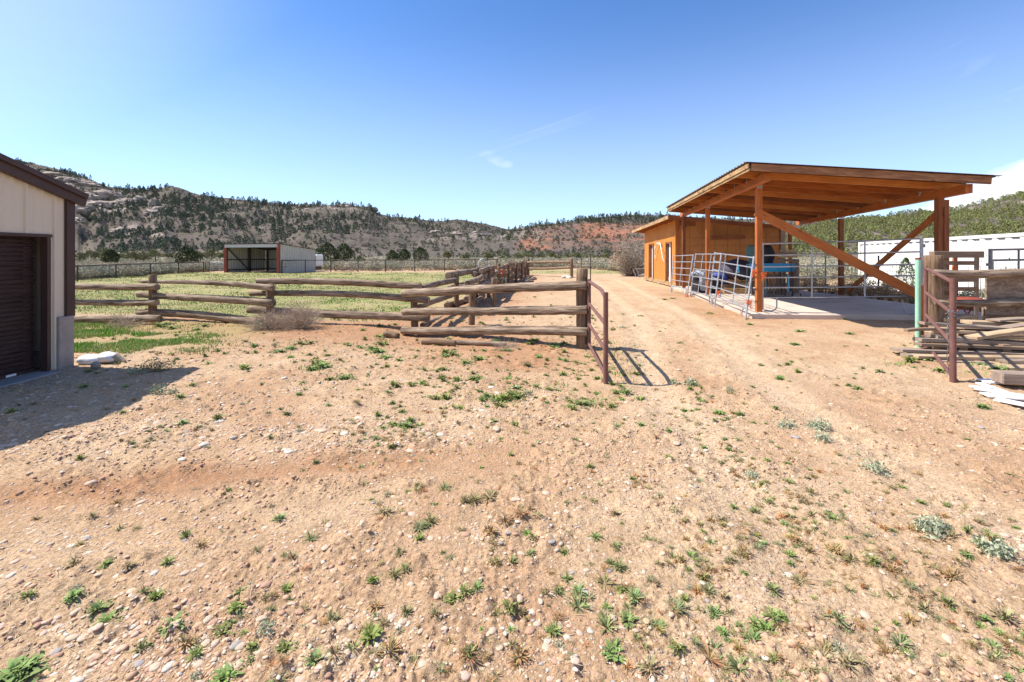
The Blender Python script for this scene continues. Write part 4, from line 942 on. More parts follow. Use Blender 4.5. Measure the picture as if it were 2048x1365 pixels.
# ------------------------------------------------------------------ right hand fence and things behind it
def gate_post():
    Y = 9.3; x = ax(1867, Y); m = MB(); log(m, (x, Y, -.1), (x, Y, EYE - (512 - HY) / F * Y), .165, .155, .01, 16, .10, 77)
    tag(m.build('gate_post', 'brown post'), 'thick weathered wooden gate post behind the right pipe gate', 'post')
    x = ax(1836, 8.56); g = empty('pipe_post', (x, 8.56, 0), 'mint green steel pipe post with a rusty top at the corner of the slab', 'post')
    m = MB(); m.tube([(x, 8.56, -.1), (x, 8.56, 1.66)], .043, 14); m.build('pipe', 'green paint', g)
    m = MB(); m.tube([(x, 8.56, 1.66), (x, 8.56, 1.695)], .046, 14); m.build('cap', 'red oxide', g)
    x = ax(1845, 8.7); m = MB(); m.beam((x, 8.72, -.05), (x, 8.72, 1.17), .10, .05, up=(0, 1, 0)); tag(m.build('timber_stake', 'orange timber', None, bevel=.003), 'short orange timber board standing against the mint green pipe post', 'board')
gate_post()
def right_fence():
    g = empty('board_fence', (ax(1960, 9.3), 9.3, 0), 'old split rail and rough panel fence at the right edge behind the lumber pile', 'fence')
    m = MB(); log(m, at(1868, 544.5, 9.1), at(2120, 545, 8.9), .075, .09, .05, 12, .16, 91); m.build('rail', 'weathered log', g)
    m = MB(); log(m, at(1868, 605, 9.1), at(2120, 608, 8.9), .06, .08, .05, 12, .16, 92); m.build('rail', 'weathered log', g)
    m = MB(); a = at(1971, 578, 9.2); b = at(2140, 580, 9.1); m.beam((a.x, a.y, .93), (b.x, b.y, .93), .04, .78); m.build('panel', 'rough panel', g, bevel=.004)
    m = MB(); m.beam((a.x + .03, a.y + .09, .42), (b.x, b.y + .09, .42), .04, .50); m.build('panel', 'rough panel', g, bevel=.004)
right_fence()
def pallet():
    Y = 10.6; g = empty('standing_pallet', (ax(1912, Y), Y, 0), 'old brown wooden pallet standing upright behind the thick gate post', 'pallet')
    m = MB(); m.beam(at(1863, 509.5, Y - .1), at(1963, 509.5, Y - .1), .14, .15); m.build('top_beam', 'pallet board', g, bevel=.008)
    for y, x0, x1 in ((526.5, 1870, 1951), (560, 1880, 1954), (578.5, 1880, 1956), (596, 1880, 1950)): m = MB(); m.beam(at(x0, y, Y), at(x1, y, Y), .03, .095); m.build('slat', 'pallet board', g, bevel=.003)
    for x, t, b, mt in ((1909, 515, 590, 'orange timber'), (1952.5, 516, 645, 'grey board'), (1888, 516, 650, 'pallet board')): m = MB(); m.beam(at(x + 1, t, Y + .06), at(x - 1, b, Y + .06), .09, .04, up=(0, 1, 0)); m.build('stringer', mt, g, bevel=.003)
pallet()
def side_panel():
    Y = 11.4
    g, P = stock_panel('livestock_hurdle', 'grey tube stock panel at the right edge in front of the white container', at(1981, 651, Y), at(2150, 648, Y), 1.92, .55, 6, 2, 'dull steel', .026, 'hurdle', None, True, .04)
    m = MB(); m.box(P(0, 1.52) + Vector((-.06, 0, 0)), (.06, .05, .07)); m.build('latch', 'dull steel', g)
side_panel()
def firepit():
    Y = 9.9; c = at(1938, 604, Y); g = empty('fire_bowl', (c.x, c.y, 0), 'rusty red shallow bowl on thin bent legs behind the right fence', 'fire bowl')
    m = MB(); n = 20; vs = [c + Vector((0, 0, .105))]; fs = []
    for ring, (rr, z) in enumerate(((.17, .09), (.30, .04), (.36, 0))):
        for k in range(n): a = 2 * math.pi * k / n; vs.append(c + Vector((math.cos(a) * rr, math.sin(a) * rr, z)))
    for k in range(n):
        q = (k + 1) % n; fs.append((0, 1 + k, 1 + q))
        for r_ in (0, 1): fs.append((1 + r_ * n + k, 1 + (r_ + 1) * n + k, 1 + (r_ + 1) * n + q, 1 + r_ * n + q))
    m.add(vs, fs, [[(0, 0)] * len(f) for f in fs], True); m.build('bowl', 'red oxide', g, solid=.01)
    for (xa, ya, xb, yb, r) in ((1925, 606, 1905, 640, .012), (1965, 600, 1966, 641, .016), (1948, 606, 1935, 632, .016), (1922, 612, 1942, 640, .016)): m = MB(); m.tube([at(xa, ya, Y), at(xb, yb, Y)], r, 6); m.build('leg', 'red oxide', g)
firepit()

# ------------------------------------------------------------------ lumber pile
def lumber():
    rnd = random.Random(11)
    L = [  # (px0, py0, px1, py1, Y, w, h, mat, label)
        (1792, 700, 2100, 722, 7.75, .20, .045, 'grey board', 'lowest long grey board of the lumber pile, its left end sticking out furthest'),
        (1808, 711, 2010, 722, 7.55, .14, .05, 'grey board', 'grey board at the front bottom of the lumber pile under the long grey one'),
        (1822, 704, 2120, 712, 7.95, .16, .05, 'fresh board', 'pale brown board lying on the lowest grey board of the lumber pile'),
        (1830, 713, 2120, 716, 7.40, .10, .045, 'fresh board', 'yellowish board edge at the front foot of the lumber pile'),
        (1811, 661, 1905, 661, 8.0, .07, .045, 'pallet board', 'short dark stick poking left out of the lumber pile past the orange board'),
        (1840, 646, 2110, 662, 8.35, .15, .045, 'grey board', 'grey board with a nail hole at the top back of the lumber pile'),
        (1857, 663, 2100, 676, 8.15, .12, .05, 'fresh board', 'pale board in the middle layer of the lumber pile'),
        (1834, 679, 2130, 694, 7.90, .13, .055, 'grey board', 'dark edged long board crossing the whole middle of the lumber pile'),
        (1862, 672, 2110, 691, 8.0, .20, .05, 'grey board', 'wide grey board lying on the dark edged one in the lumber pile'),
        (1836, 689, 2150, 700, 7.80, .10, .045, 'pallet board', 'brown board right under the dark edged one in the lumber pile'),
        (1932, 645, 2130, 654, 8.6, .16, .06, 'fresh board', 'square ended brown board at the top of the lumber pile'),
        (1985, 641, 2150, 638, 8.5, .18, .03, 'grey board', 'thin bleached board topmost on the lumber pile'),
        (1940, 676, 2150, 650, 7.9, .17, .05, 'fresh board', 'splintered yellow plank slanting up to the right on the lumber pile'),
        (1985, 661, 2130, 640, 8.2, .14, .05, 'grey board', 'grey plank slanting up behind the splintered yellow plank'),
        (1890, 640, 1945, 633, 9.0, .12, .06, 'fresh board', 'short pale offcut slanting behind the lumber pile'),
        (1870, 652, 2060, 651, 8.8, .14, .05, 'pallet board', 'dark brown board hidden at the back of the lumber pile'),
        (2003, 724, 2150, 728, 7.1, .16, .06, 'grey board', 'square ended grey board lying in front of the lumber pile at the right edge'),
        (1960, 738, 2150, 733, 6.85, .15, .04, 'fresh board', 'weathered board on the ground in front of the square ended one'),
        (1918, 722, 2005, 727, 7.35, .12, .03, 'pallet board', 'dark board on the dirt just right of the gate end pipe'),
        (1870, 727, 1985, 730, 7.25, .05, .02, 'grey board', 'thin grey lath on the dirt in front of the lumber pile'),
    ]
    for i, (x0, y0, x1, y1, Y, w, h, mt, lb) in enumerate(L):
        w *= 1.5; h *= 1.05
        a = at(x0, y0, Y + .12); b = at(x1, y1, Y - .05 + rnd.uniform(-.1, .25))
        a.z = max(a.z, .03); b.z = max(b.z, .03)
        m = MB(); N = 10; r = rnd.uniform(-.02, .03)
        pts = [a.lerp(b, k / N) + Vector((0, 0, r * math.sin(math.pi * k / N) + rnd.uniform(-.002, .002))) for k in range(N + 1)]
        roll = rnd.uniform(-.10, .10)
        # one bent board: ring of four corners along the path
        vs = []; uv = []; o = rnd.random() * 9
        d = (b - a).normalized(); sd = d.cross(Vector((0, math.sin(roll), math.cos(roll)))).normalized(); u = sd.cross(d)
        for k, p in enumerate(pts):
            ww = w * (1 + rnd.uniform(-.03, .03)); 
            for q, s_ in ((-1, -1), (1, -1), (1, 1), (-1, 1)): vs.append(p + sd * q * ww / 2 + u * s_ * h / 2)
        fs = [(3, 2, 1, 0), (4 * N, 4 * N + 1, 4 * N + 2, 4 * N + 3)]; uv = [[(o, 0), (o, w), (o + h, w), (o + h, 0)]] * 2; Ls = (b - a).length / N
        for k in range(N):
            per = 0
            for q in range(4):
                q2 = (q + 1) % 4; e = w if q % 2 == 0 else h; fs.append((4 * k + q, 4 * k + q2, 4 * k + 4 + q2, 4 * k + 4 + q)); uv.append([(o + Ls * k, per), (o + Ls * k, per + e), (o + Ls * (k + 1), per + e), (o + Ls * (k + 1), per)]); per += e
        m.add(vs, fs, uv); tag(m.build('lumber_board', mt, None, bevel=.003), lb, 'board', 'old boards in the lumber pile')
    for i in range(16):
        y = rnd.uniform(652, 716); x0 = rnd.uniform(1850, 1960); Y = 8.5 - (y - 652) / 64 * .7 + rnd.uniform(-.1, .3); a = at(x0, y, Y); b = at(x0 + rnd.uniform(170, 260), y + rnd.uniform(-9, 9), Y + rnd.uniform(-.1, .1)); a.z = max(a.z, .05); b.z = max(b.z, .05)
        m = MB(); m.beam(a, b, rnd.uniform(.12, .22), rnd.uniform(.035, .06), up=(0, rnd.uniform(-.15, .15), 1)); tag(m.build('lumber_board', ('grey board', 'pallet board', 'fresh board')[i % 3], None, bevel=.003), 'old board wedged between the other boards inside the lumber pile', 'board', 'boards inside the lumber pile')
    # timber block supports so the stack does not float
    for k, (px, Y, lab) in enumerate(((1915, 7.95, 'left wooden bearer block under the lumber pile'), (2000, 7.9, 'right wooden bearer block under the lumber pile'))):
        m = MB(); x = ax(px, Y); m.beam((x, Y - .12, .11), (x, Y + .8, .11), .14, .20); tag(m.build('bearer_block', 'pallet board', None, bevel=.006), lab, 'block')
    # white laths and the grey block at the right edge
    lab = ['white board furthest from the camera under the grey block', 'white board pointing left beside the grey block', 'split white board in the middle of the scattered white boards', 'wide white board in front of the grey block', 'white board nearest the camera at the right edge', 'short white offcut at the left of the white boards']
    for i, (x0, y0, x1, y1, w) in enumerate(((1965, 768, 2110, 772, .36), (1958, 772, 2010, 790, .14), (1950, 783, 2120, 812, .20), (1968, 798, 2140, 812, .30), (1990, 808, 2140, 838, .24), (1940, 781, 1985, 785, .10))):
        Y0 = EYE * F / (y0 - HY); Y1 = EYE * F / (y1 - HY); a = Vector((ax(x0, Y0), Y0, .035 + .004 * i)); b = Vector((ax(x1, Y1), Y1, .03 + .005 * i)); a.z += gz(a.x, a.y); b.z += gz(b.x, b.y)
        w *= .62; m = MB(); m.beam(a, b, w, .018); tag(m.build('white_board', 'white board', None, bevel=.002), lab[i], 'board', 'white boards scattered on the dirt')
    c = at(2035, 782, 5.95); m = MB(); m.beam((c.x - .22, 6.0, .14), (c.x + .4, 5.86, .14), .20, .15); tag(m.build('timber_block', 'grey board', None, bevel=.012), 'thick grey timber block resting on the scattered white boards', 'block')
lumber()

# ------------------------------------------------------------------ tube panels round the canopy
def front_gate():
    Yl, Yr = 12.95, 12.15; A = Vector((ax(1525, Yl), Yl, 0)); B = Vector((ax(1843, Yr), Yr, 0))
    g = empty('stock_gate', A, 'wide six rail galvanised gate across the front of the canopy slab', 'gate')
    def zz(y, t): Y = Yl + (Yr - Yl) * t; return EYE + (HY - y) / F * Y
    def P(t, y): p = A.lerp(B, t); p.z = zz(y, t); return p
    for (yl, yr) in ((488, 478), (511, 504), (534, 529), (555.5, 551.5), (575.5, 572.5), (595.5, 592.5)):
        m = MB(); m.tube([P(0, yl), P(.5, (yl + yr) / 2 + .6), P(1, yr)], .021, 8); m.build('rail', 'galvanised', g)
    for t, y0, y1, r in ((0, 486, 620, .030), (1, 476.5, 597, .040)): m = MB(); m.tube([P(t, y0), P(t, y1)], r, 8); m.build('upright', 'galvanised', g)
    for t, y0, y1 in ((.325, 486, 596), (.658, 483, 595)): m = MB(); m.tube([P(t, y0), P(t, y1)], .021, 8); m.build('brace', 'galvanised', g)
    z = SLZ + .03
    m = MB(); a = A.lerp(B, .095); b = A.lerp(B, .01); m.tube([(a.x, a.y, .54), (a.x, a.y, .26), (a.x - .05, a.y, .19), (a.x - .14, a.y, z), (b.x + .1, b.y, z), (b.x, b.y, z)], .020, 8); m.build('skid_foot', 'galvanised', g)
    m = MB(); a = A.lerp(B, .885); b = A.lerp(B, .99); m.tube([(a.x, a.y, .54), (a.x + .03, a.y, .32), (a.x + .09, a.y, .20), (a.x + .18, a.y, z), (b.x, b.y, z)], .020, 8); m.build('skid_foot', 'galvanised', g)
    for t, y in ((0.0, 507), (1.0, 492)): m = MB(); p = P(t, y); m.box(p + Vector((-.05 if t < .5 else .06, 0, 0)), (.05, .05, .09)); m.build('latch', 'galvanised', g)
front_gate()
def leaning(lb, lt, lb_y, rt, rb, nv, grp='tube panels leaning along the left of the canopy'):
    """four corners given as (px, py, Y): left bottom, left top, right top, right bottom"""
    LB, LT, RT, RB = at(*lb_y), at(*lt), at(*rt), at(*rb)
    g = empty('livestock_hurdle', (LB + RB) / 2, lb, 'hurdle', grp)
    def P(s, t): return LB.lerp(LT, t).lerp(RB.lerp(RT, t), s)
    for s in (0, 1): m = MB(); m.tube([P(s, 0), P(s, 1)], .027, 8); m.build('upright', 'galvanised', g)
    for i in range(6): t = .17 + .81 * i / 5; m = MB(); m.tube([P(0, t), P(1, t)], .019, 8); m.build('rail', 'galvanised', g)
    for i in range(nv): s = (i + 1) / (nv + 1); m = MB(); m.tube([P(s, .17), P(s, .98)], .016, 8); m.build('brace', 'galvanised', g)
    for s, k in ((0.0, .07), (1.0, -.09)): m = MB(); m.tube([P(s, .16), P(s + k * .7, .15), P(s + k, .11), P(s + k, 0.01)], .018, 8); m.build('foot', 'galvanised', g)
leaning('leftmost leaning tube panel in front of the shed door', (1347, 511, 21.3), (1342, 585, 21.0), (1387, 509, 19.0), (1374, 593, 18.9), 1)
leaning('middle leaning tube panel beside the pile of blankets', (1392, 507, 19.3), (1380, 598, 19.2), (1443, 506.5, 15.1), (1429, 614, 15.0), 2)
leaning('nearest leaning tube panel tied to the front left canopy post', (1430, 504.5, 16.3), (1418, 606, 16.2), (1508, 513.5, 12.65), (1491, 638, 12.4), 2)
def twine():
    rnd = random.Random(4)
    for i, (px, py, Y, lb, n) in enumerate(((1508, 543, 12.55, 'orange twine knotted round the leaning panel and the front left canopy post', 9), (1527, 548, 12.8, 'orange twine tied on the left upright of the wide front gate', 6), (1497, 603, 12.45, 'orange twine dangling from the foot of the nearest leaning panel', 7), (1436, 584, 15.0, 'orange twine where the middle and nearest leaning panels meet', 6), (1373, 592, 18.8, 'orange twine on the foot of the leftmost leaning panel', 4))):
        m = MB(); c = at(px, py, Y)
        for k in range(n):
            d = Vector((rnd.uniform(-.09, .12), rnd.uniform(-.03, .03), rnd.uniform(-.22, -.02))); m.tube([c + Vector((rnd.uniform(-.05, .05), rnd.uniform(-.03, .03), .03)), c + Vector((rnd.uniform(-.06, .06), -.03, -.01)), c + d * .6, c + d], .007, 4)
        for k in range(4): m.tube([c + Vector((-.07, -.02, .05 - .03 * k)), c + Vector((.0, -.06, .03 - .03 * k)), c + Vector((.09, -.02, .05 - .03 * k))], .007, 4)
        tag(m.build('twine', 'orange twine'), lb, 'twine', 'orange twine ties')
    m = MB(); m.tube([at(1505, 562, 12.5), at(1519, 551, 12.6), at(1528, 541, 12.8)], .005, 4); tag(m.build('cord', 'trim timber'), 'thin pale cord slanting from the leaning panel to the front gate', 'cord')
    m = MB(); m.tube([at(1476.5, 533, 14.2), at(1477, 546, 14.2)], [.03, .028], 6); tag(m.build('strap', 'blue strap'), 'bright blue strap end hanging on the nearest leaning panel', 'strap')
twine()

# ------------------------------------------------------------------ things stored under the canopy
def blob(name, mat, c, size, seed, parent=None, amp=.25, nu=20, nv=12, flat=True):
    rnd = random.Random(seed); c = Vector(c); V = []; Fc = []
    for j in range(nv + 1):
        th = math.pi * j / nv
        for i in range(nu):
            ph = 2 * math.pi * i / nu; d = Vector((math.sin(th) * math.cos(ph), math.sin(th) * math.sin(ph), math.cos(th)))
            n = float(fbm(d.x * 2.2 + seed, d.y * 2.2 + d.z * 2, 3, seed)) - .5; k = 1 + amp * 2 * n
            p = Vector((d.x * size[0], d.y * size[1], d.z * size[2])) * k
            if flat: p.z = max(p.z, -size[2] * .85)
            V.append(c + p)
    for j in range(nv):
        for i in range(nu): q = (i + 1) % nu; Fc.append((j * nu + i, (j + 1) * nu + i, (j + 1) * nu + q, j * nu + q))
    m = MB(); m.add(V, Fc, [[(0, 0)] * 4] * len(Fc), True); return m.build(name, mat, parent, solid=0)
def stored():
    z0 = SLZ
    # blue half barrel trough on a bent pipe stand
    Y = 17.2; a = at(1505, 536, Y); b = at(1583, 534, Y - .2)
    g = empty('blue_trough', ((a.x + b.x) / 2, Y, z0), 'bright blue half barrel trough on a bent pipe stand under the canopy', 'trough')
    m = MB(); n = 14; d = (b - a); d.z = 0; d.normalize(); s = Vector((-d.y, d.x, 0)); rr = .30; vs = []; fs = []
    top = EYE + (HY - 528) / F * Y
    for p in (a, b):
        for k in range(n + 1): t = math.pi * k / n; vs.append(Vector((p.x, p.y, top)) + s * math.cos(t) * rr - Vector((0, 0, math.sin(t) * rr)))
    for k in range(n): fs.append((k, k + 1, n + 2 + k, n + 1 + k))
    fs.append(tuple(range(n, -1, -1))); fs.append(tuple(range(n + 1, 2 * n + 2)))
    m.add(vs, fs, [[(0, 0)] * len(f) for f in fs], False); m.build('tub', 'blue plastic', g, solid=.015)
    m = MB(); 
    for sg in (-1, 1): m.beam(Vector((a.x, a.y, top)) + s * rr * sg, Vector((b.x, b.y, top)) + s * rr * sg, .04, .03)
    m.build('rim', 'blue plastic', g)
    for sg in (-1, 1):
        m = MB(); q = s * .3 * sg; m.tube([a + q + Vector((.1, 0, -.0)), Vector((a.x + .1, a.y, z0 + .12)) + q, Vector((a.x + .2, a.y, z0 + .03)) + q, Vector((b.x + .1, b.y, z0 + .03)) + q, Vector((b.x + .2, b.y, z0 + .1)) + q, Vector((b.x + .2, b.y, z0 + .2)) + q], .022, 8); m.build('stand', 'dark pipe', g)
        m = MB(); m.tube([Vector((b.x - .15, b.y, top - .02)) + q, Vector((b.x - .1, b.y, z0 + .03)) + q], .022, 8); m.build('leg', 'dark pipe', g)
    m = MB(); m.tube([at(1577, 550, 16.9), at(1578, 574, 16.9), at(1575, 586, 16.9)], [.03, .03, .01], 6); m.build('strap', 'blue strap', g)
    # upturned teal chair and dark chair behind the post
    for px, Y, mt, lb in ((1503, 18.6, 'teal plastic', 'faded teal plastic chair seen left of the front left canopy post'), (1532, 18.8, 'black plastic', 'dark plastic chair seen right of the front left canopy post')):
        x = ax(px, Y); g = empty('plastic_chair', (x, Y, z0), lb, 'chair')
        zt = EYE + (HY - 491) / F * Y; h = zt - z0
        m = MB(); V = []; Fc = []
        for j in range(9):
            t = j / 8; w = .17 + .13 * math.sin(math.pi * min(1, t * 1.05)); zz = zt - .75 * t; 
            for i in range(7): u = i / 6 * 2 - 1; V.append((x + u * w + .03, Y + .12 * (1 - u * u) - .15 * t, zz))
        for j in range(8):
            for i in range(6): Fc.append((j * 7 + i, j * 7 + i + 1, j * 7 + i + 8, j * 7 + i + 7))
        m.add(V, Fc, [[(0, 0)] * 4] * len(Fc), True); m.build('backrest', mt, g, solid=.02)
        m = MB(); m.beam((x - .28, Y - .35, zt - .78), (x + .28, Y - .35, zt - .78), .48, .05); m.build('seat', mt, g, bevel=.01)
        for sx in (-1, 1):
            for sy in (-1, 1): m = MB(); m.tube([(x + sx * .24, Y - .35 + sy * .2, zt - .8), (x + sx * .30, Y - .35 + sy * .24, z0 + .0)], [.03, .022], 6); m.build('leg', mt, g)
    # dark tarpaulin bundle on a timber sled
    Y = 19.5; c = at(1476, 541, Y); o = blob('tarp_bundle', 'dark tarp', c, (.75, .6, .46), 5, None, .12); tag(o, 'dark purple tarpaulin bundle on planks against the particle board wall', 'tarp')
    Y = 19.3
    for i, (x0, y0, x1, y1, h, lb) in enumerate(((1438, 572, 1500, 574, .16, 'wide plank at the foot of the tarpaulin bundle'), (1440, 563, 1505, 566, .08, 'middle plank under the tarpaulin bundle'), (1443, 581, 1496, 583, .22, 'lowest pale plank box under the tarpaulin bundle'), (1470, 556, 1492, 575, .08, 'plank leaning diagonally below the tarpaulin bundle'))):
        m = MB(); a = at(x0, y0, Y - .1 * i); b = at(x1, y1, Y - .1 * i); a.z = max(a.z, z0 + h / 2 + .002); b.z = max(b.z, z0 + h / 2 + .002); m.beam(a, b, .5 if i != 3 else .08, h); tag(m.build('plank', 'pallet board' if i < 2 else 'trim timber', None, bevel=.004), lb, 'plank', 'planks under the tarpaulin bundle')
    m = MB(); m.tube([at(1505, 538, 18.0), at(1492, 587, 18.0)], .03, 6); tag(m.build('wooden_pole', 'pallet board'), 'wooden pole leaning just left of the front left canopy post', 'pole')
    # blankets on a dark crate
    Y = 19.6; x = ax(1412, Y); g = empty('dark_crate', (x, Y, z0), 'dark crate under the blankets between the left canopy posts', 'crate')
    m = MB(); m.beam((x - .5, Y, z0 + .3), (x + .5, Y, z0 + .3), .7, .56); m.build('body', 'black plastic', g, bevel=.03)
    m = MB(); m.beam((x - .55, Y, z0 + .6), (x + .55, Y, z0 + .6), .76, .05); m.build('lid', 'dark tarp', g, bevel=.01)
    o = blob('blanket', 'grey blanket', (x - .28, Y - .15, z0 + .76), (.42, .38, .18), 8, None, .35); tag(o, 'crumpled grey and navy blanket on the left of the dark crate', 'blanket')
    o = blob('blanket', 'grey blanket', (x - .30, Y - .52, z0 + .45), (.2, .08, .40), 18, None, .3); tag(o, 'grey blanket end hanging down the front of the dark crate', 'blanket')
    o = blob('blanket', 'blue cloth', (x + .35, Y - .1, z0 + .72), (.42, .36, .14), 9, None, .3); tag(o, 'blue blanket piled on the right of the dark crate', 'blanket')
    o = blob('blanket', 'blue cloth', (x + .62, Y - .35, z0 + .48), (.16, .10, .36), 19, None, .3); tag(o, 'blue blanket end hanging off the right side of the dark crate', 'blanket')
    # wooden crates and pallets standing behind the trough
    for i, (px0, px1, y0, Y, n, lb) in enumerate(((1537, 1579, 548, 18.4, 6, 'old slatted pallet standing behind the blue trough'), (1586, 1599, 523, 18.9, 2, 'tall narrow grey pallet at the right end of the blue trough'))):
        g = empty('standing_pallet', (ax((px0 + px1) / 2, Y), Y, z0), lb, 'pallet'); zt = EYE + (HY - y0) / F * Y
        for k in range(n): t = (k + .5) / n; x = ax(px0 + (px1 - px0) * t, Y); m = MB(); m.beam((x, Y, z0), (x, Y, zt), .095, .02, up=(0, 1, 0)); m.build('slat', 'grey board' if k % 2 else 'pallet board', g)
        for z in (z0 + .1, (z0 + zt) / 2, zt - .06): m = MB(); m.beam((ax(px0, Y), Y + .06, z), (ax(px1, Y), Y + .06, z), .09, .09); m.build('stringer', 'pallet board', g)
    for i, (x0, x1, y, lb) in enumerate(((1566, 1589, 502.5, 'top board of the stacked timbers right of the shed corner'), (1560, 1587, 508, 'dark second board of the stacked timbers right of the shed corner'), (1562, 1589, 513.5, 'third board of the stacked timbers right of the shed corner'), (1560, 1592, 521, 'lowest long board of the stacked timbers right of the shed corner'))):
        m = MB(); m.beam(at(x0, y, 20.3), at(x1, y, 20.3), .5, .10); tag(m.build('timber', 'fresh board' if i % 2 == 0 else 'pallet board', None, bevel=.005), lb, 'timber', 'timbers stacked right of the shed corner')
    g = empty('timber_rack', (ax(1575, 20.4), 20.4, z0), 'dark rack holding the timbers beside the shed corner', 'rack')
    for px in (1563, 1587): m = MB(); p = at(px, 524, 20.35); m.beam((p.x, p.y, z0 - .15), (p.x, p.y, p.z), .1, .5, up=(0, 1, 0)); m.build('upright', 'pallet board', g)
    # old wheel and wires in front
    # white sack by the garage
    S = empty('sandbag', (-6.35, 7.05, gz(-6.35, 7.05)), 'white sandbag slumped against the garage foundation corner', 'sandbag'); zz = gz(-6.3, 7.05)
    o = blob('sack', 'white plastic', (-6.74, 7.28, zz + .07), (.20, .13, .085), 31, S, .12, 28, 18); o2 = blob('sack', 'white plastic', (-6.50, 7.32, zz + .10), (.17, .12, .085), 33, S, .2, 28, 18)
    m = MB(); m.tube([(-6.38, 7.32, zz + .11), (-6.30, 7.32, zz + .07), (-6.22, 7.3, zz + .03)], [.065, .05, .03], 9, .25, 3); m.build('torn_end', 'grey stone block', S)
    o = blob('stone', 'grey stone block', (-6.42, 7.02, gz(-6.4, 7.02) + .045), (.065, .06, .06), 41, None, .10); tag(o, 'round tan stone beside the white sandbag in the garage shadow', 'stone')
stored()
# ------------------------------------------------------------------ wire fence, stakes and chain link behind
def mesh_fence():
    g = empty('mesh_fence', (13.6, 18, 0), 'wire mesh fence with green and brown stakes behind the canopy slab', 'fence')
    P = [(1588, 22.5), (1651, 20.3), (1757, 17.6), (1866, 15.4), (1914, 14.3), (1985, 13.6), (2100, 12.6)]
    for i, (px, Y) in enumerate(P):
        x = ax(px, Y); m = MB(); m.beam((x, Y, -.1), (x, Y, 1.72 if i in (1, 2) else 1.55), .04, .04, up=(0, 1, 0)); m.build('stake', 'teal plastic' if i % 2 else 'dark pipe', g)
    m = MB()
    for (p0, Y0), (p1, Y1) in zip(P[:-1], P[1:]):
        a = Vector((ax(p0, Y0), Y0, 0)); b = Vector((ax(p1, Y1), Y1, 0)); L = (b - a).length
        for z in (.1, .22, .36, .52, .70, .90, 1.12, 1.36): m.tube([a + Vector((0, 0, z)), b + Vector((0, 0, z))], .0045, 3, cap=False)
        n = max(2, int(L / .2))
        for i in range(n): c = a.lerp(b, i / n); m.tube([c + Vector((0, 0, .1)), c + Vector((0, 0, 1.36))], .0045, 3, cap=False)
    m.build('wire_mesh', 'dull steel', g)
mesh_fence()
def chainlink():
    Y = 33.0; a = at(1277, 553, Y); b = at(1300, 553, Y); z1 = EYE - (538 - HY) / F * Y; z1b = EYE - (541 - HY) / F * Y
    g = empty('chain_link_gate', (a.x, Y, 0), 'small chain link gate leaning in the big dry bush beside the shed', 'gate')
    a.z = b.z = .1
    for p in (a - Vector((.15, 0, 0)), a + Vector((.1, 0, 0)), b): m = MB(); m.tube([p, Vector((p.x - .25, p.y, z1))], .03, 6); m.build('upright', 'galvanised', g)
    m = MB(); t = Vector((-.25, 0, z1 - .1)); m.tube([a + t, b + t], .03, 6); m.build('rail', 'galvanised', g)
    m = MB()
    for k in range(-6, 14):
        for sg in (1, -1):
            p = a.lerp(b, k / 10); q = p + Vector((sg * (z1 - .1) * .8, 0, z1 - .1))
            lo, hi = a.x, b.x
            # clip to the panel
            def cl(P, Q):
                d = Q - P; t0, t1 = 0, 1
                if abs(d.x) > 1e-6:
                    u0 = (lo - P.x) / d.x; u1 = (hi - P.x) / d.x; u0, u1 = min(u0, u1), max(u0, u1); t0, t1 = max(t0, u0), min(t1, u1)
                return (P + d * t0, P + d * t1) if t1 > t0 else None
            r_ = cl(p, q)
            if r_: m.tube([r_[0] - Vector((.25 * (r_[0].z - .1) / z1, 0, 0)), r_[1] - Vector((.25 * (r_[1].z - .1) / z1, 0, 0))], .006, 3, cap=False)
    if m.v: m.build('wire_mesh', 'galvanised', g)
chainlink()
# ------------------------------------------------------------------ vegetation and stones
RNG = np.random.default_rng(7)
def unit(n):
    v = RNG.normal(size=(n, 3)); return v / np.linalg.norm(v, axis=1, keepdims=True)
def leaves(c, size, col, jit=0.25, aspect=0.6, up=0.0):
    """one quad per centre: centres (n,3), size scalar or (n,), colour (3,) or (n,3)"""
    n = len(c); a = unit(n); a[:, 2] += up; a /= np.linalg.norm(a, axis=1, keepdims=True); b = np.cross(a, unit(n)); b /= np.linalg.norm(b, axis=1, keepdims=True)
    s = (np.ones(n) * size)[:, None] * RNG.uniform(0.7, 1.3, (n, 1)); a = a * s; b = b * s * aspect
    V = np.stack([c - a * .5 , c + b * .5, c + a * .5, c - b * .5], 1).reshape(-1, 3)
    Fq = np.arange(4 * n).reshape(-1, 4); k = np.ones((n, 3)) * np.asarray(col) * RNG.uniform(1 - jit, 1 + jit, (n, 1))
    return V, Fq, np.repeat(k, 4, 0)
def sticks(P0, P1, w, col):
    n = len(P0); d = P1 - P0; s = np.cross(d, unit(n)); s = s / np.linalg.norm(s, axis=1, keepdims=True) * (np.ones(n) * w)[:, None] * .5
    V = np.stack([P0 - s, P0 + s, P1 + s * .4, P1 - s * .4], 1).reshape(-1, 3); return V, np.arange(4 * n).reshape(-1, 4), np.repeat(np.ones((n, 3)) * np.asarray(col) * RNG.uniform(.8, 1.2, (n, 1)), 4, 0)
def cat_(parts):
    V = []; Fq = []; K = []; o = 0
    for v, f, k in parts: V.append(v); Fq.append(f + o); K.append(k); o += len(v)
    return np.vstack(V), np.vstack(Fq), np.vstack(K)
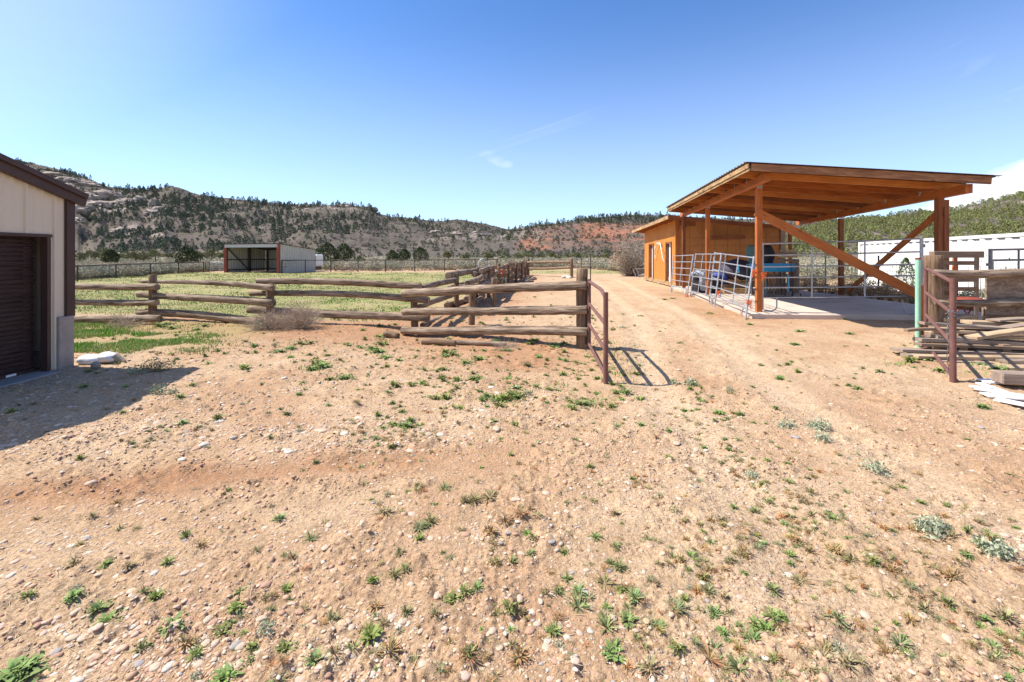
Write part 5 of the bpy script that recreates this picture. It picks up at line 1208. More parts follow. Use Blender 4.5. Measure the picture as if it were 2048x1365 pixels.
def merge(name, protos, P, S, rot, tint, label, cat, mat='foliage'):
    V = []; Fq = []; K = []; o = 0; n = len(P); which = RNG.integers(0, len(protos), n)
    for i, (v, f, k) in enumerate(protos):
        idx = np.where(which == i)[0]
        if not len(idx): continue
        c, s = np.cos(rot[idx]), np.sin(rot[idx]); sc = S[idx]
        x = (v[None, :, 0] * c[:, None] - v[None, :, 1] * s[:, None]) * sc[:, None]; y = (v[None, :, 0] * s[:, None] + v[None, :, 1] * c[:, None]) * sc[:, None]; z = v[None, :, 2] * sc[:, None]
        W_ = np.stack([x, y, z], -1) + P[idx][:, None, :]; V.append(W_.reshape(-1, 3).astype(np.float32))
        Fq.append((f[None] + (np.arange(len(idx)) * len(v))[:, None, None] + o).reshape(-1, f.shape[1])); K.append((k[None] * tint[idx][:, None, :]).reshape(-1, 3).astype(np.float32)); o += len(v) * len(idx)
    me = mesh_np(name, np.vstack(V), np.vstack(Fq), np.vstack(K), smooth=False); ob = link(name, me, M[mat]); tag(ob, label, cat, kind='stuff'); return ob
def put(name, me, loc, s, rz, label, cat, group):
    o = bpy.data.objects.new(name, me); COL.objects.link(o); o.location = loc; o.scale = (s, s, s) if not hasattr(s, '__len__') else s; o.rotation_euler = (0, 0, rz); return tag(o, label, cat, group)
def px_ok(x, y, m=60):
    p = CX + F * x / y; return (p > -m) & (p < 2048 + m)

# ---- weeds
def rosette(n, L, w, col, lift=(15, 60), droop=.5, seg=3):
    V = []; Fq = []; K = []; o = 0
    for i in range(n):
        a = RNG.uniform(0, 2 * math.pi); el = R(RNG.uniform(*lift)); l = L * RNG.uniform(.55, 1.15); ww = w * RNG.uniform(.7, 1.2)
        d = np.array([math.cos(a), math.sin(a), 0]); s = np.array([-d[1], d[0], 0]); p = d * L * .05; pts = []
        for k in range(seg + 1):
            t = k / seg; pts.append(p.copy()); e = el - droop * t * 1.6; p = p + (d * math.cos(e) + np.array([0, 0, math.sin(e)])) * l / seg
        c = np.array(col) * RNG.uniform(.75, 1.3)
        for k, q in enumerate(pts):
            t = k / seg; wd = ww * (0.35, 0.9, 1.0, 0.12)[k if seg == 3 else min(k, 3)] * RNG.uniform(.8, 1.2); V += [q - s * wd / 2 + np.array([0, 0, .1 * wd]), q + s * wd / 2 + np.array([0, 0, .1 * wd])]; K += [c, c]
        for k in range(seg): Fq.append([o + 2 * k, o + 2 * k + 1, o + 2 * k + 3, o + 2 * k + 2])
        o += 2 * (seg + 1)
    return np.array(V), np.array(Fq), np.array(K)
def broad(): return cat_([rosette(int(RNG.integers(22, 34)), .062, .013, (.18, .21, .07), (8, 70), .6), rosette(14, .045, .012, (.25, .29, .10), (35, 85), .4), leaves(RNG.normal(size=(40, 3)) * np.array([.03, .03, .008]) + np.array([0, 0, .025]), .017, (.23, .28, .09), .35, .5)])
def spiky(): return cat_([rosette(int(RNG.integers(22, 34)), .055, .007, (.25, .265, .11), (10, 80), .4), rosette(12, .055, .006, (.33, .22, .12), (5, 50), .4), leaves(RNG.normal(size=(36, 3)) * np.array([.022, .022, .008]) + np.array([0, 0, .02]), .012, (.22, .22, .10), .35, .5)])
def mat_w(): return cat_([rosette(int(RNG.integers(30, 46)), .05, .0045, (.22, .21, .11), (5, 60), .3), rosette(18, .06, .004, (.27, .18, .11), (2, 30), .2), leaves(RNG.normal(size=(60, 3)) * np.array([.03, .03, .006]) + np.array([0, 0, .012]), .009, (.22, .22, .12), .35, .5)])
def sagelet():
    n = 200; d = unit(n); d[:, 2] = np.abs(d[:, 2]); c = d * RNG.uniform(.3, 1, (n, 1)) * np.array([.07, .07, .07]); return leaves(c, .019, (.33, .36, .24), .2, .45, .4)
def vary(L, r=1.4):
    return [(v * RNG.uniform(.85, 1.15, 3), f, k * np.array([RNG.uniform(.8, r), RNG.uniform(.85, 1.1), RNG.uniform(.7, 1.1)])) for v, f, k in L]
protosW = {'broad': vary([broad() for _ in range(10)], 1.0), 'spiky': vary([spiky() for _ in range(10)]), 'mat': vary([mat_w() for _ in range(8)]), 'sage': [sagelet() for _ in range(4)]}
hero = {'broad': [(147, 1195, 1.1), (194, 1216, 1.1), (217, 1237, 1.1), (56, 1193, .8), (312, 1191, .9), (343, 1262, 1.1), (211, 1129, .8), (482, 1189, .8), (472, 1222, .9), (445, 1268, 1.0), (25, 1345, 2.0), (60, 1330, 1.2), (451, 1355, 1.1), (571, 1305, 1.0), (573, 1183, .8), (30, 1360, 1.6),
    (1056, 1081, .9), (1192, 1081, 1.0), (907, 1210, 1.0), (1019, 1232, .9), (1226, 1317, 1.3), (1255, 1249, 1.0), (1383, 1123, .8), (1356, 1313, .9), (741, 1284, 1.3), (1234, 860, .9), (1339, 868, .9), (1166, 810, 1.2), (998, 804, 1.2), (1030, 795, 1.4), (955, 762, 1.4), (690, 760, 1.4), (640, 738, 1.6), (620, 742, 1.2), (490, 741, 1.2), (1110, 692, 1.8), (1130, 690, 1.4), (760, 655, 1.5), (758, 670, 1.6), (765, 690, 1.7), (757, 705, 1.6), (745, 700, 1.4), (770, 718, 1.2), (905, 712, 1.5), (890, 708, 1.3), (930, 728, 1.2), (960, 722, 1.2), (1015, 702, 1.2), (1070, 684, 1.4), (600, 690, 1.5), (580, 700, 1.3), (560, 705, 1.2), (1600, 665, 1.2), (1690, 640, 1.0), (1820, 725, 1.4), (1850, 722, 1.4), (1880, 745, 1.2), (1330, 600, 1.6), (1345, 598, 1.5), (1420, 628, 1.3), (1500, 650, 1.2), (1590, 690, 1.0), (1700, 670, 1.0), (1360, 690, 1.0), (320, 655, 1.8), (335, 650, 1.7), (345, 660, 1.7), (410, 655, 1.5), (395, 662, 1.4), (950, 762, 1.2), (1960, 735, 1.4), (2000, 745, 1.4), (1030, 780, 1.1), (870, 800, 1.1), (1060, 690, 1.2)],
  'spiky': [(372, 1292, 1.0), (391, 1313, .9), (283, 1299, .8), (629, 1334, .9), (670, 1323, .9), (240, 1052, .8), (149, 1123, .9), (186, 1038, .8), (232, 1007, .8), (372, 1071, 1.0), (401, 1094, .9), (335, 1127, .9), (455, 984, .8), (557, 1040, .9), (584, 1119, .8), (621, 1081, 1.0), (290, 898, .8), (662, 1247, 1.1), (981, 1077, 1.0), (1023, 1131, .9), (779, 1313, 1.1), (1106, 1272, 1.0), (1213, 1263, 1.1), (1155, 1189, 1.0), (1230, 1036, .9), (1296, 1086, .9), (1300, 1346, 1.1), (799, 1117, .9), (752, 1222, .8), (812, 1237, .8), (1488, 1116, .9), (1546, 1246, 1.1), (1546, 1187, 1.0), (1505, 1282, 1.1), (1702, 1129, 1.1), (1673, 1241, 1.1), (1692, 1338, 1.0), (2009, 1241, 1.2), (1902, 1163, 1.1), (1892, 1216, 1.0), (1814, 1180, .9), (1580, 1112, .9), (1510, 1021, .9), (1429, 1231, .9), (1848, 1226, .9), (1463, 919, .9), (1580, 1036, .9), (1624, 1041, .9), (1785, 1153, .9), (1960, 1110, .9), (1040, 1320, 1.0), (930, 1200, .9), (1238, 1141, 1.0), (1271, 1210, 1.0)],
  'mat': [(936, 1326, 1.3), (1035, 1330, 1.1), (1157, 1218, 1.3), (1093, 1193, 1.0), (1209, 1170, 1.2), (1354, 1222, 1.3), (787, 1160, 1.0), (1643, 1328, 1.1), (1775, 1309, 1.2), (1419, 1328, 1.2), (1478, 1348, 1.2), (1622, 992, 1.2), (1600, 1160, 1.1), (1800, 1305, 1.1), (950, 1010, 1.3), (980, 1005, 1.4), (1010, 1055, 1.3), (1040, 1050, 1.3), (890, 985, 1.2), (930, 1013, 1.3), (770, 1030, 1.4), (840, 1060, 1.3), (860, 1050, 1.2)],
  'sage': [(316, 788, 1.9), (346, 790, 1.2), (1573, 860, 1.5), (1643, 860, 1.6), (1624, 858, 1.2), (1646, 888, 1.4), (1751, 948, 1.5), (1858, 1072, 1.5), (1870, 1068, 1.2), (1992, 1118, 1.5), (1505, 956, .9), (1382, 775, 1.6), (1350, 775, 1.1), (1990, 1125, 1.1), (534, 1272, .8), (270, 752, 1.8), (1245, 660, 1.3)]}
LW = {'broad': 'broad leaved green weed rosette growing in the bare dirt', 'spiky': 'small olive weed with narrow spiky leaves growing in the dirt', 'mat': 'flat brownish mat of fine weed spreading on the dirt', 'sage': 'small silvery grey green sage seedling growing in the dirt'}
GW = {'broad': 'broad leaved weeds in the dirt', 'spiky': 'spiky weeds in the dirt', 'mat': 'weed mats in the dirt', 'sage': 'sage seedlings in the dirt'}
NW = {'broad': 'weed_rosette', 'spiky': 'spiky_weed', 'mat': 'weed_mat', 'sage': 'sage_seedling'}
def zone(x, Y):
    px = CX + F * x / Y; py = HY + EYE * F / Y
    if py > 1080: return 'in the near foreground, ' + ('lower left' if px < 620 else 'bottom middle left' if px < 1020 else 'bottom middle right' if px < 1420 else 'lower right')
    if py > 860: return 'in the open yard, ' + ('left side' if px < 700 else 'middle' if px < 1300 else 'right side')
    if px < 820: return 'between the garage and the log fence'
    if px < 1240: return 'in front of the open log fence gate'
    return 'on the lane before the canopy' if px < 1750 else 'near the lumber pile'
def wl(k, x, Y): z = zone(x, Y); s = {'broad': 'broad leaved green weed', 'spiky': 'olive narrow leaved weed', 'mat': 'brownish weed mat', 'sage': 'silvery sage seedling'}[k]; return s + ' ' + z, GW[k] + ', ' + z
def weeds():
    meshes = {k: [mesh_np(NW[k], *p) for p in v] for k, v in protosW.items()}
    for k in meshes:
        for me in meshes[k]: me.materials.append(M['foliage'])
    for k, L in hero.items():
        for i, (px, py, s) in enumerate(L):
            Y = EYE * F / (py - HY); x = ax(px, Y); z = gz(x, Y) + float(micro(np.array([x]), np.array([Y]))[0])
            put(NW[k], meshes[k][i % len(meshes[k])], (x, Y, z - .004), ((s * 1.75, s * 1.75, s * 1.15) if k == 'broad' and Y > 5 else (s * .9, s * .9, s * .65) if k == 'broad' else s * (1.25 if Y > 5 and k != 'sage' else 1.0)), RNG.uniform(0, 6.28), wl(k, x, Y)[0], 'weed', wl(k, x, Y)[1])
    # the many small ones: some 70 bigger as objects, the rest one mass
    n = 26000; py = RNG.uniform(560, 1400, n); Y = EYE * F / (py - HY); px = RNG.uniform(-60, 2110, n); x = ax(px, Y)
    d = fbm(x / 1.1, Y / 1.1, 4, 201)
    dens = 0.13 + 0.75 * sstep(.50, .68, d)
    band = np.exp(-((px - np.interp(py, [640, 760, 900, 1050, 1365], [950, 1000, 1100, 1250, 1300])) / np.interp(py, [640, 760, 1000, 1365], [380, 380, 420, 800])) ** 2)
    dens = dens * (0.12 + band) * np.where(py < 900, np.where(px < 1250, 2.2, .9), 1.0) * np.interp(py, [560, 620, 700, 900, 1050, 1365], [.6, 1.1, 1.8, 1.0, .6, .36])
    slab = (x > 6.3) & (Y > 11.9); gar = (x < -6.3) & (Y < 7.3)
    path = np.exp(-((px - np.interp(py, [560, 640, 800, 900], [1230, 1380, 1560, 1640])) / np.interp(py, [560, 900], [60, 130])) ** 2) * (py < 900)
    ok = (RNG.uniform(size=n) < dens * (1 - .85 * path)) & ~slab & ~gar & (pasture(x, Y) < .5)
    x, Y, py = x[ok], Y[ok], py[ok]; z = macro(x, Y) + micro(x, Y); m = len(x)
    kind = RNG.choice(4, m, p=[.09, .26, .64, .01]); far_ = (py < 860) & (RNG.uniform(size=m) < .22); kind = np.where(far_ & (kind == 2), 0, kind); s = (.25 + .55 * RNG.uniform(0, 1, m) ** 1.8) * np.where((py < 860) & (kind == 0), 1.5, 1.0) * np.where(Y > 5, 1.25, 1.0)
    big = np.argsort(-s * F / Y)[:95]; names = ['broad', 'spiky', 'mat', 'sage']; isbig = np.zeros(m, bool); isbig[big] = True
    for i in big: k = names[kind[i]]; put(NW[k], meshes[k][i % len(meshes[k])], (x[i], Y[i], z[i] - .004), s[i], RNG.uniform(0, 6.28), wl(k, x[i], Y[i])[0], 'weed', wl(k, x[i], Y[i])[1])
    for q, k in enumerate(names):
        I = (kind == q) & ~isbig
        if I.sum(): merge('small_weeds', protosW[k], np.stack([x, Y, z - .004], -1)[I], s[I], RNG.uniform(0, 6.28, I.sum()), RNG.uniform(.75, 1.25, (I.sum(), 1)) * np.where(RNG.uniform(size=(I.sum(), 1)) < .3 * (q > 0), np.array([[1.3, 1.0, .85]]), np.ones((1, 3))), 'scattered small weeds across the dirt yard', 'weeds')
weeds()

# ---- grass
def blades(P, h, w, col, name, label, lean=.5, jit=.25):
    n = len(P); a = RNG.uniform(0, 6.283, n); d = np.stack([np.cos(a), np.sin(a), np.zeros(n)], -1); s = np.stack([-d[:, 1], d[:, 0], np.zeros(n)], -1) * (w * .5)[:, None]
    ln = RNG.uniform(0, lean, n)[:, None]; tip = P + d * ln * h[:, None] + np.array([0, 0, 1]) * h[:, None]; mid = (P * .55 + tip * .45) + np.array([0, 0, 1]) * (h * .08)[:, None]
    V = np.stack([P - s, P + s, mid + s * .8, mid - s * .8, tip + s * .15, tip - s * .15], 1).reshape(-1, 3); b = np.arange(n)[:, None] * 6
    Fq = np.concatenate([b + [0, 1, 2, 3], b + [3, 2, 4, 5]], 0); K = np.repeat(col * RNG.uniform(1 - jit, 1 + jit, (n, 1)), 6, 0)
    me = mesh_np(name, V, Fq, K); return tag(link(name, me, M['foliage']), label, 'grass', kind='stuff')
def grass():
    # bright bank by the garage
    n = 90000; px = RNG.uniform(135, 520, n); py = RNG.uniform(640, 712, n); Y = EYE * F / (py - HY); x = ax(px, Y)
    f = fbm(x / .8, Y / .8, 4, 301); shape = sstep(330, 190, px + (py - 640) * .4 + 260 * (f - .5)) ; shape2 = np.exp(-(((px - 345) / 60) ** 2 + ((py - 683) / 16) ** 2)) + np.exp(-(((px - 250) / 110) ** 2 + ((py - 690) / 14) ** 2)) * .9
    dens = np.clip(np.maximum(shape * .9, shape2), 0, 1) * sstep(.40, .60, f + .03)
    ok = (RNG.uniform(size=n) < dens) & ((x > -6.7) | (Y > 7.3)); x, Y = x[ok], Y[ok]; P = np.stack([x, Y, macro(x, Y) - .01], -1); m = len(x)
    g = sstep(.42, .6, fbm(x / .9 + 9, Y / .5, 3, 305))[:, None]; dry = (RNG.uniform(size=(m, 1)) < .22)
    col = np.array([.18, .37, .045]) * g + np.array([.30, .41, .11]) * (1 - g); col = np.where(dry, np.array([.58, .50, .28]), col)
    blades(P, RNG.uniform(.025, .075, m), RNG.uniform(.012, .024, m), col, 'grass', 'bright green grass on the bank beside the garage')
    # green patches along the fence foot and by the gate
    n = 70000; px = RNG.uniform(140, 2040, n); py = RNG.uniform(590, 860, n); Y = EYE * F / (py - HY); x = ax(px, Y); f = fbm(x / .55, Y / .55, 4, 333)
    L = [(1215, 690, 40, 28), (1250, 745, 40, 25), (960, 735, 70, 10), (1000, 812, 60, 14), (1140, 800, 70, 14), (620, 700, 60, 10), (660, 650, 120, 7), (540, 650, 80, 7), (400, 652, 60, 9), (760, 680, 14, 34), (480, 705, 60, 8), (870, 740, 60, 9), (310, 655, 30, 10), (700, 655, 60, 8), (600, 690, 40, 8), (560, 703, 40, 6), (640, 740, 30, 8), (955, 762, 25, 8), (1030, 795, 40, 10), (1135, 772, 30, 8), (1110, 692, 26, 6), (905, 712, 30, 8), (930, 728, 40, 8), (760, 655, 20, 12), (765, 700, 22, 14), (690, 762, 25, 7), (1330, 598, 30, 6), (1420, 628, 25, 5), (1820, 728, 50, 6), (1990, 745, 40, 8)]
    D = np.zeros(n)
    for cx, cy, sx, sy in L: D = np.maximum(D, np.exp(-(((px - cx) / sx) ** 2 + ((py - cy) / sy) ** 2)))
    ok = (RNG.uniform(size=n) < D * sstep(.40, .54, f) * 1.0); x, Y = x[ok], Y[ok]; m = len(x); P = np.stack([x, Y, macro(x, Y) - .01], -1)
    blades(P, RNG.uniform(.02, .055, m), RNG.uniform(.010, .018, m), np.array([.20, .31, .07]) * np.ones((m, 1)), 'grass', 'patchy green grass along the foot of the log fence and beside the gate', .8)
    # short turf of the grazed field
    n = 150000; t = RNG.uniform(0, 1, n); Y = 11.0 * (48 / 11.0) ** t; px = RNG.uniform(130, 1300, n); x = ax(px, Y)
    f = fbm(x / 2.2, Y / 2.2, 4, 401); ok = (RNG.uniform(size=n) < pasture(x, Y) * (0.15 + .85 * sstep(.40, .55, f)) * .8); x, Y = x[ok], Y[ok]; m = len(x)
    g = fbm(x / 1.1, Y / 1.1, 3, 410); lush = sstep(.50, .66, g)[:, None]
    col = np.array([.27, .29, .105]) * (1 - lush) + np.array([.16, .26, .05]) * lush; col = np.where(RNG.uniform(size=(m, 1)) < .18, np.array([.38, .31, .18]), col)
    blades(np.stack([x, Y, macro(x, Y) - .008], -1), RNG.uniform(.015, .05, m) * (1 + .7 * lush[:, 0]), np.clip(.0016 * Y, .012, .06) * RNG.uniform(.6, 1.3, m), col, 'turf', 'short patchy turf of the grazed field', 1.2, .2)
    # straw and twigs on the ground
    n = 2600; py = RNG.uniform(700, 1360, n); Y = EYE * F / (py - HY); x = ax(RNG.uniform(0, 2048, n), Y); a = RNG.uniform(0, 3.14, n); l = (.02 + .13 * RNG.uniform(0, 1, n) ** 3)[:, None]; P = np.stack([x, Y, macro(x, Y) + micro(x, Y) + .004], -1); d = np.stack([np.cos(a), np.sin(a), RNG.uniform(-.05, .15, n)], -1)
    v, f, k = cat_([sticks(P - d * l / 2, P + d * l / 2, RNG.uniform(.0015, .0045, n), (.46, .36, .22))]); tag(link('straw', mesh_np('straw', v, f, k), M['foliage']), 'bits of straw and dry twigs lying on the dirt', 'straw', kind='stuff')
grass()

# ---- stones
def ico(sub):
    bm = bmesh.new(); bmesh.ops.create_icosphere(bm, subdivisions=sub, radius=1); v = np.array([x.co[:] for x in bm.verts]); f = np.array([[q.index for q in p.verts] for p in bm.faces]); bm.free(); return v, f
def stones():
    cols = [((.53, .40, .29), 'pale tan'), ((.58, .50, .41), 'off white'), ((.44, .26, .18), 'reddish brown'), ((.33, .29, .27), 'slate grey'), ((.56, .36, .21), 'orange tan'), ((.54, .39, .30), 'pinkish')]
    pc = [.45, .10, .14, .04, .09, .18]
    def proto(sub, rough=.12):
        v, f = ico(sub); k = RNG.uniform(.7, 1.0, 3); n = fbm(v[:, 0] * 1.5 + k[0] * 30, v[:, 1] * 1.5 + v[:, 2] * 1.3, 2, int(k[1] * 99)) - .5
        v = v * (1 + rough * 2.2 * n[:, None]) * np.array([1.0, RNG.uniform(.6, .85), RNG.uniform(.28, .45)]); return v, f, np.ones((len(v), 3))
    hi = [proto(3) for _ in range(8)]; lo = [proto(2, .2) for _ in range(6)]; tiny = [proto(1, .25) for _ in range(6)]
    n = 105000; py = 520 + 880 * RNG.uniform(0, 1, n) ** 1.0; py = np.maximum(py, 590); Y = EYE * F / (py - HY) * np.exp(RNG.uniform(-.1, .1, n)); px = RNG.uniform(-60, 2110, n); x = ax(px, Y)
    f = fbm(x / .9, Y / .9, 4, 501)
    dens = .16 + .7 * sstep(.45, .65, f) ; dens = dens * np.where((x < 0.5) & (Y > 3.8) & (Y < 9.5), 1.9, .42) * np.where(Y < 2.7, .45, 1) * np.where((x < -.5) & (Y < 2.2), 2.6, 1) * np.where((x < -4.0) & (Y > 4.2), 3.0, 1) * np.where((x > .5) & (Y > 8), 1.0, 1)
    dens = dens * (1 - .8 * np.exp(-(((Y - 4.0 - .12 * x + .02 * x * x) / .22) ** 2)) * (x < .5))
    ok = (RNG.uniform(size=n) < dens) & ~((x > 6.3) & (Y > 11.8)) & ~((x < -6.9) & (Y < 7.3)) & (pasture(x, Y) < .4); x, Y = x[ok], Y[ok]; m = len(x)
    s = np.exp(RNG.normal(math.log(.0075), .55, m)); s = np.clip(s, .004, np.where(Y < 3, .028, .04)) * np.where(Y > 4, 1.15, .95) * np.where((x < 0.5) & (Y > 3.8), 1.15, 1)
    z = macro(x, Y) + micro(x, Y) - s * .05; P = np.stack([x, Y, z], -1); ci = RNG.choice(6, m, p=pc); C = np.array([c[0] for c in cols])[ci] * RNG.uniform(.85, 1.12, (m, 1)); rot = RNG.uniform(0, 6.28, m)
    proj = s * F / Y; order = np.argsort(-proj); big = order[:285]; rest = order[285:]
    ms = []
    for c, nm in cols:
        b = NB('stone ' + nm, .8, 0, .3); v = b.coord('Object'); b.base(b.mix(b.rng(b.noise(v, 2.5, 5, .65), .3, .7), tuple(q * .8 for q in c), tuple(min(.9, q * 1.1) for q in c))); b.bump(b.noise(v, 12, 4), .25, .02); ms.append(b.m)
    mh = [[None] * 8 for _ in cols]
    for i in big:
        c = ci[i]; q = int(i) % 8
        if mh[c][q] is None: me = mesh_np('stone', hi[q][0], hi[q][1], None, True); me.materials.append(ms[c]); mh[c][q] = me
        put('stone', mh[c][q], P[i], float(s[i]), rot[i], f'{cols[c][1]} river stone ' + zone(x[i], Y[i]), 'stone', f'{cols[c][1]} stones ' + zone(x[i], Y[i]))
    pr = proj[rest]; A = rest[pr > 4.0]; B = rest[pr <= 4.0]
    for nm, I, pt in (('gravel', A, lo), ('gravel', B, tiny)):
        o = merge(nm, pt, P[I], s[I], rot[I], C[I], 'loose gravel and small pebbles spread over the dirt yard', 'gravel', 'pebble'); o.data.polygons.foreach_set('use_smooth', np.ones(len(o.data.polygons), bool))
    # clods of earth
    n = 26000; py = RNG.uniform(600, 1400, n); Y = EYE * F / (py - HY); x = ax(RNG.uniform(-60, 2110, n), Y); f = fbm(x / .7 + 4, Y / .7, 3, 555); ok = (RNG.uniform(size=n) < sstep(.45, .6, f) * np.where(Y < 3.2, .35, 1)) & ~((x > 6.3) & (Y > 11.8)) & ~((x < -6.9) & (Y < 7.3)) & (pasture(x, Y) < .3); x, Y = x[ok], Y[ok]; m = len(x)
    s = np.clip(np.exp(RNG.normal(math.log(.0085), .5, m)), .004, .03); P = np.stack([x, Y, macro(x, Y) + micro(x, Y)], -1)
    rough = [(v * np.array([1, 1, 1.5]), f, k) for v, f, k in tiny]
    merge('soil_clods', rough, P, s, RNG.uniform(0, 6.28, m), np.array([.46, .29, .19]) * RNG.uniform(.85, 1.15, (m, 1)), 'crumbly clods of reddish earth over the yard', 'soil', 'pebble')
m_leaf('pebble', (1, 1, 1), .85)
stones()

# ---- bushes
def bush(n, rx, h, col, leaf, twig=30, tw=(.25, .19, .14), inner=.35, up=.5):
    lob = [(RNG.uniform(-.5, .5) * rx, RNG.uniform(-.5, .5) * rx, RNG.uniform(.35, .62) * h, RNG.uniform(.35, .55)) for _ in range(7)]
    which = RNG.integers(0, 7, n); L = np.array(lob)[which]; d = unit(n); d[:, 2] = np.abs(d[:, 2]) * 1.0 - .25
    rad = RNG.uniform(inner, 1, (n, 1)) ** .5; c = L[:, :3] + d * rad * np.stack([L[:, 3] * rx, L[:, 3] * rx, L[:, 3] * h], -1); c[:, 2] = np.maximum(c[:, 2], .03)
    lc = np.asarray(col) * np.array([.85, 1.0, 1.15, .95, 1.05, .9, 1.1])[which][:, None]
    parts = [leaves(c, leaf, lc, .25, .6, up)]
    if twig: e = c[RNG.integers(0, n, twig)]; parts.append(sticks(e * np.array([.15, .15, .05]), e, RNG.uniform(.01, .03, twig) * h, tw))
    return cat_(parts)
def tree_mesh(n, r, h, col, leaf, z0=.15, cone=.4):
    t = RNG.uniform(0, 1, n) ** .85; a = RNG.uniform(0, 6.283, n); k = np.sin(np.pi * np.clip(t * .86 + .10, 0, 1)) ** .75 * (1 - cone * t); k = k * (0.72 + .42 * vn(a * 1.6 + 7, t * 3.2, int(RNG.integers(0, 999))))
    rr = r * k * RNG.uniform(.25, 1, n) ** .45; c = np.stack([np.cos(a) * rr, np.sin(a) * rr, h * (z0 + (1 - z0) * t)], -1)
    clump = vn(a * 2.2, t * 6, int(RNG.integers(0, 999)))[:, None]; return leaves(c, leaf, np.asarray(col) * (.7 + .7 * clump), .2, .7, .2)
def trunk_arr(h, r, col=(.14, .10, .07)):
    P0 = np.array([[0, 0, -.1], [0, 0, h * .25], [0, 0, h * .3], [0, 0, h * .3]]); P1 = np.array([[.05, 0, h * .35], [.1, .1, h * .75], [-.3, .1, h * .6], [.2, -.3, h * .6]]); V = []; Fq = []; o = 0
    for p0, p1, q in zip(P0, P1, (1, .7, .5, .5)):
        for k in range(6): a = k * math.pi / 3; d = np.array([math.cos(a), math.sin(a), 0]) * r * q; V += [p0 + d]
        for k in range(6): a = k * math.pi / 3; d = np.array([math.cos(a), math.sin(a), 0]) * r * q * .55; V += [p1 + d]
        Fq += [[o + k, o + (k + 1) % 6, o + 6 + (k + 1) % 6, o + 6 + k] for k in range(6)]; o += 12
    return np.array(V), np.array(Fq), np.ones((len(V), 3)) * np.array(col)
def hills_trees():
    # pinyons and junipers: candidates over the three hills
    Ps = []; kinds = []; Ss = []
    def samp(n, u0, u1, y0, y1):
        Y = np.sqrt(RNG.uniform(y0 ** 2, y1 ** 2, n)); u = RNG.uniform(u0, u1, n); return u * Y, Y
    U = lambda p: (p - CX) / F
    # left mass
    x, Y = samp(16000, U(-250), U(1000), 160, 620); h, k, t = hill_h(x, Y); px = CX + F * x / Y; py = HY - F * (h - EYE) / Y
    d = sstep(.42, .62, fbm(x / 38, Y / 55, 4, 600)) * .55 * np.interp(px, [0, 200, 430, 700, 800, 1000], [1.3, 1.4, 1.2, .7, .3, .18]) * (0.35 + t)
    blob_ = np.exp(-(((px - 560) / 60) ** 2 + ((py - 437) / 22) ** 2)) + np.exp(-(((px - 320) / 90) ** 2 + ((py - 420) / 22) ** 2)) * .8 + np.exp(-(((px - 250) / 60) ** 2 + ((py - 480) / 16) ** 2)) * .7 + np.exp(-(((px - 430) / 45) ** 2 + ((py - 420) / 14) ** 2)) * .6
    bare = np.exp(-(((px - 350) / 26) ** 2 + ((py - 382) / 14) ** 2)) + np.exp(-(((px - 450) / 70) ** 2 + ((py - 480) / 14) ** 2)) + np.exp(-(((px - 170) / 55) ** 2 + ((py - 405) / 14) ** 2))
    ok = (k == 1) & (t < .995) & (RNG.uniform(size=len(x)) < np.clip(d + blob_ * .4, 0, 1) * (1 - np.clip(bare, 0, .9))); x1, Y1, h1 = x[ok], Y[ok], h[ok]
    # ridge line trees
    n = 150; px = np.concatenate([RNG.uniform(205, 330, 34), RNG.uniform(395, 640, 60), RNG.normal(640, 20, 18), RNG.uniform(700, 840, 38)]); u = U(px); Yr = np.interp(u, RA[0], RA[2]) * RNG.uniform(.955, .995, n); xr = u * Yr; hr = hill_h(xr, Yr)[0]
    Ps.append(np.stack([np.r_[x1, xr], np.r_[Y1, Yr], np.r_[h1, hr]], -1)); m = len(Ps[-1]); kinds.append(np.zeros(m, int)); Ss.append(RNG.uniform(2.2, 5.8, m))
    # middle ridge
    x, Y = samp(5200, U(860), U(1760), 155, 335); h, k, t = hill_h(x, Y); px = CX + F * x / Y; py = HY - F * (h - EYE) / Y; d = sstep(.5, .7, fbm(x / 25, Y / 25, 3, 610)) * .30 + .05 + .5 * sstep(.22, .10, t); ok = (k == 2) & (RNG.uniform(size=len(x)) < d * .8)
    n = 260; pr = np.concatenate([RNG.uniform(990, 1150, 60), RNG.uniform(1150, 1340, 160), RNG.uniform(1340, 1700, 40)]); u = U(pr); Yr = np.interp(u, RB[0], RB[2]) * RNG.uniform(.93, .998, n); xr = u * Yr; hr = hill_h(xr, Yr)[0]
    Ps.append(np.stack([np.r_[x[ok], xr], np.r_[Y[ok], Yr], np.r_[h[ok], hr]], -1)); m = len(Ps[-1]); kinds.append(np.r_[np.full(ok.sum(), 1), np.zeros(n, int)]); Ss.append(np.r_[RNG.uniform(1.4, 2.9, ok.sum()), RNG.uniform(1.9, 3.8, n)])
    # right hill, densely wooded with olive green junipers
    x, Y = samp(17000, U(1500), U(2250), 105, 300); h, k, t = hill_h(x, Y); d = np.clip(.30 + .55 * sstep(.36, .56, fbm(x / 18, Y / 18, 3, 620)), 0, 1); ok = (k == 3) & (RNG.uniform(size=len(x)) < d * .42)
    Ps.append(np.stack([x[ok], Y[ok], h[ok]], -1)); m = ok.sum(); kinds.append(np.full(m, 2)); Ss.append(RNG.uniform(1.6, 3.1, m))
    P = np.vstack(Ps); K = np.concatenate(kinds); S = np.concatenate(Ss); P[:, 2] += macro(P[:, 0], P[:, 1]) - .15
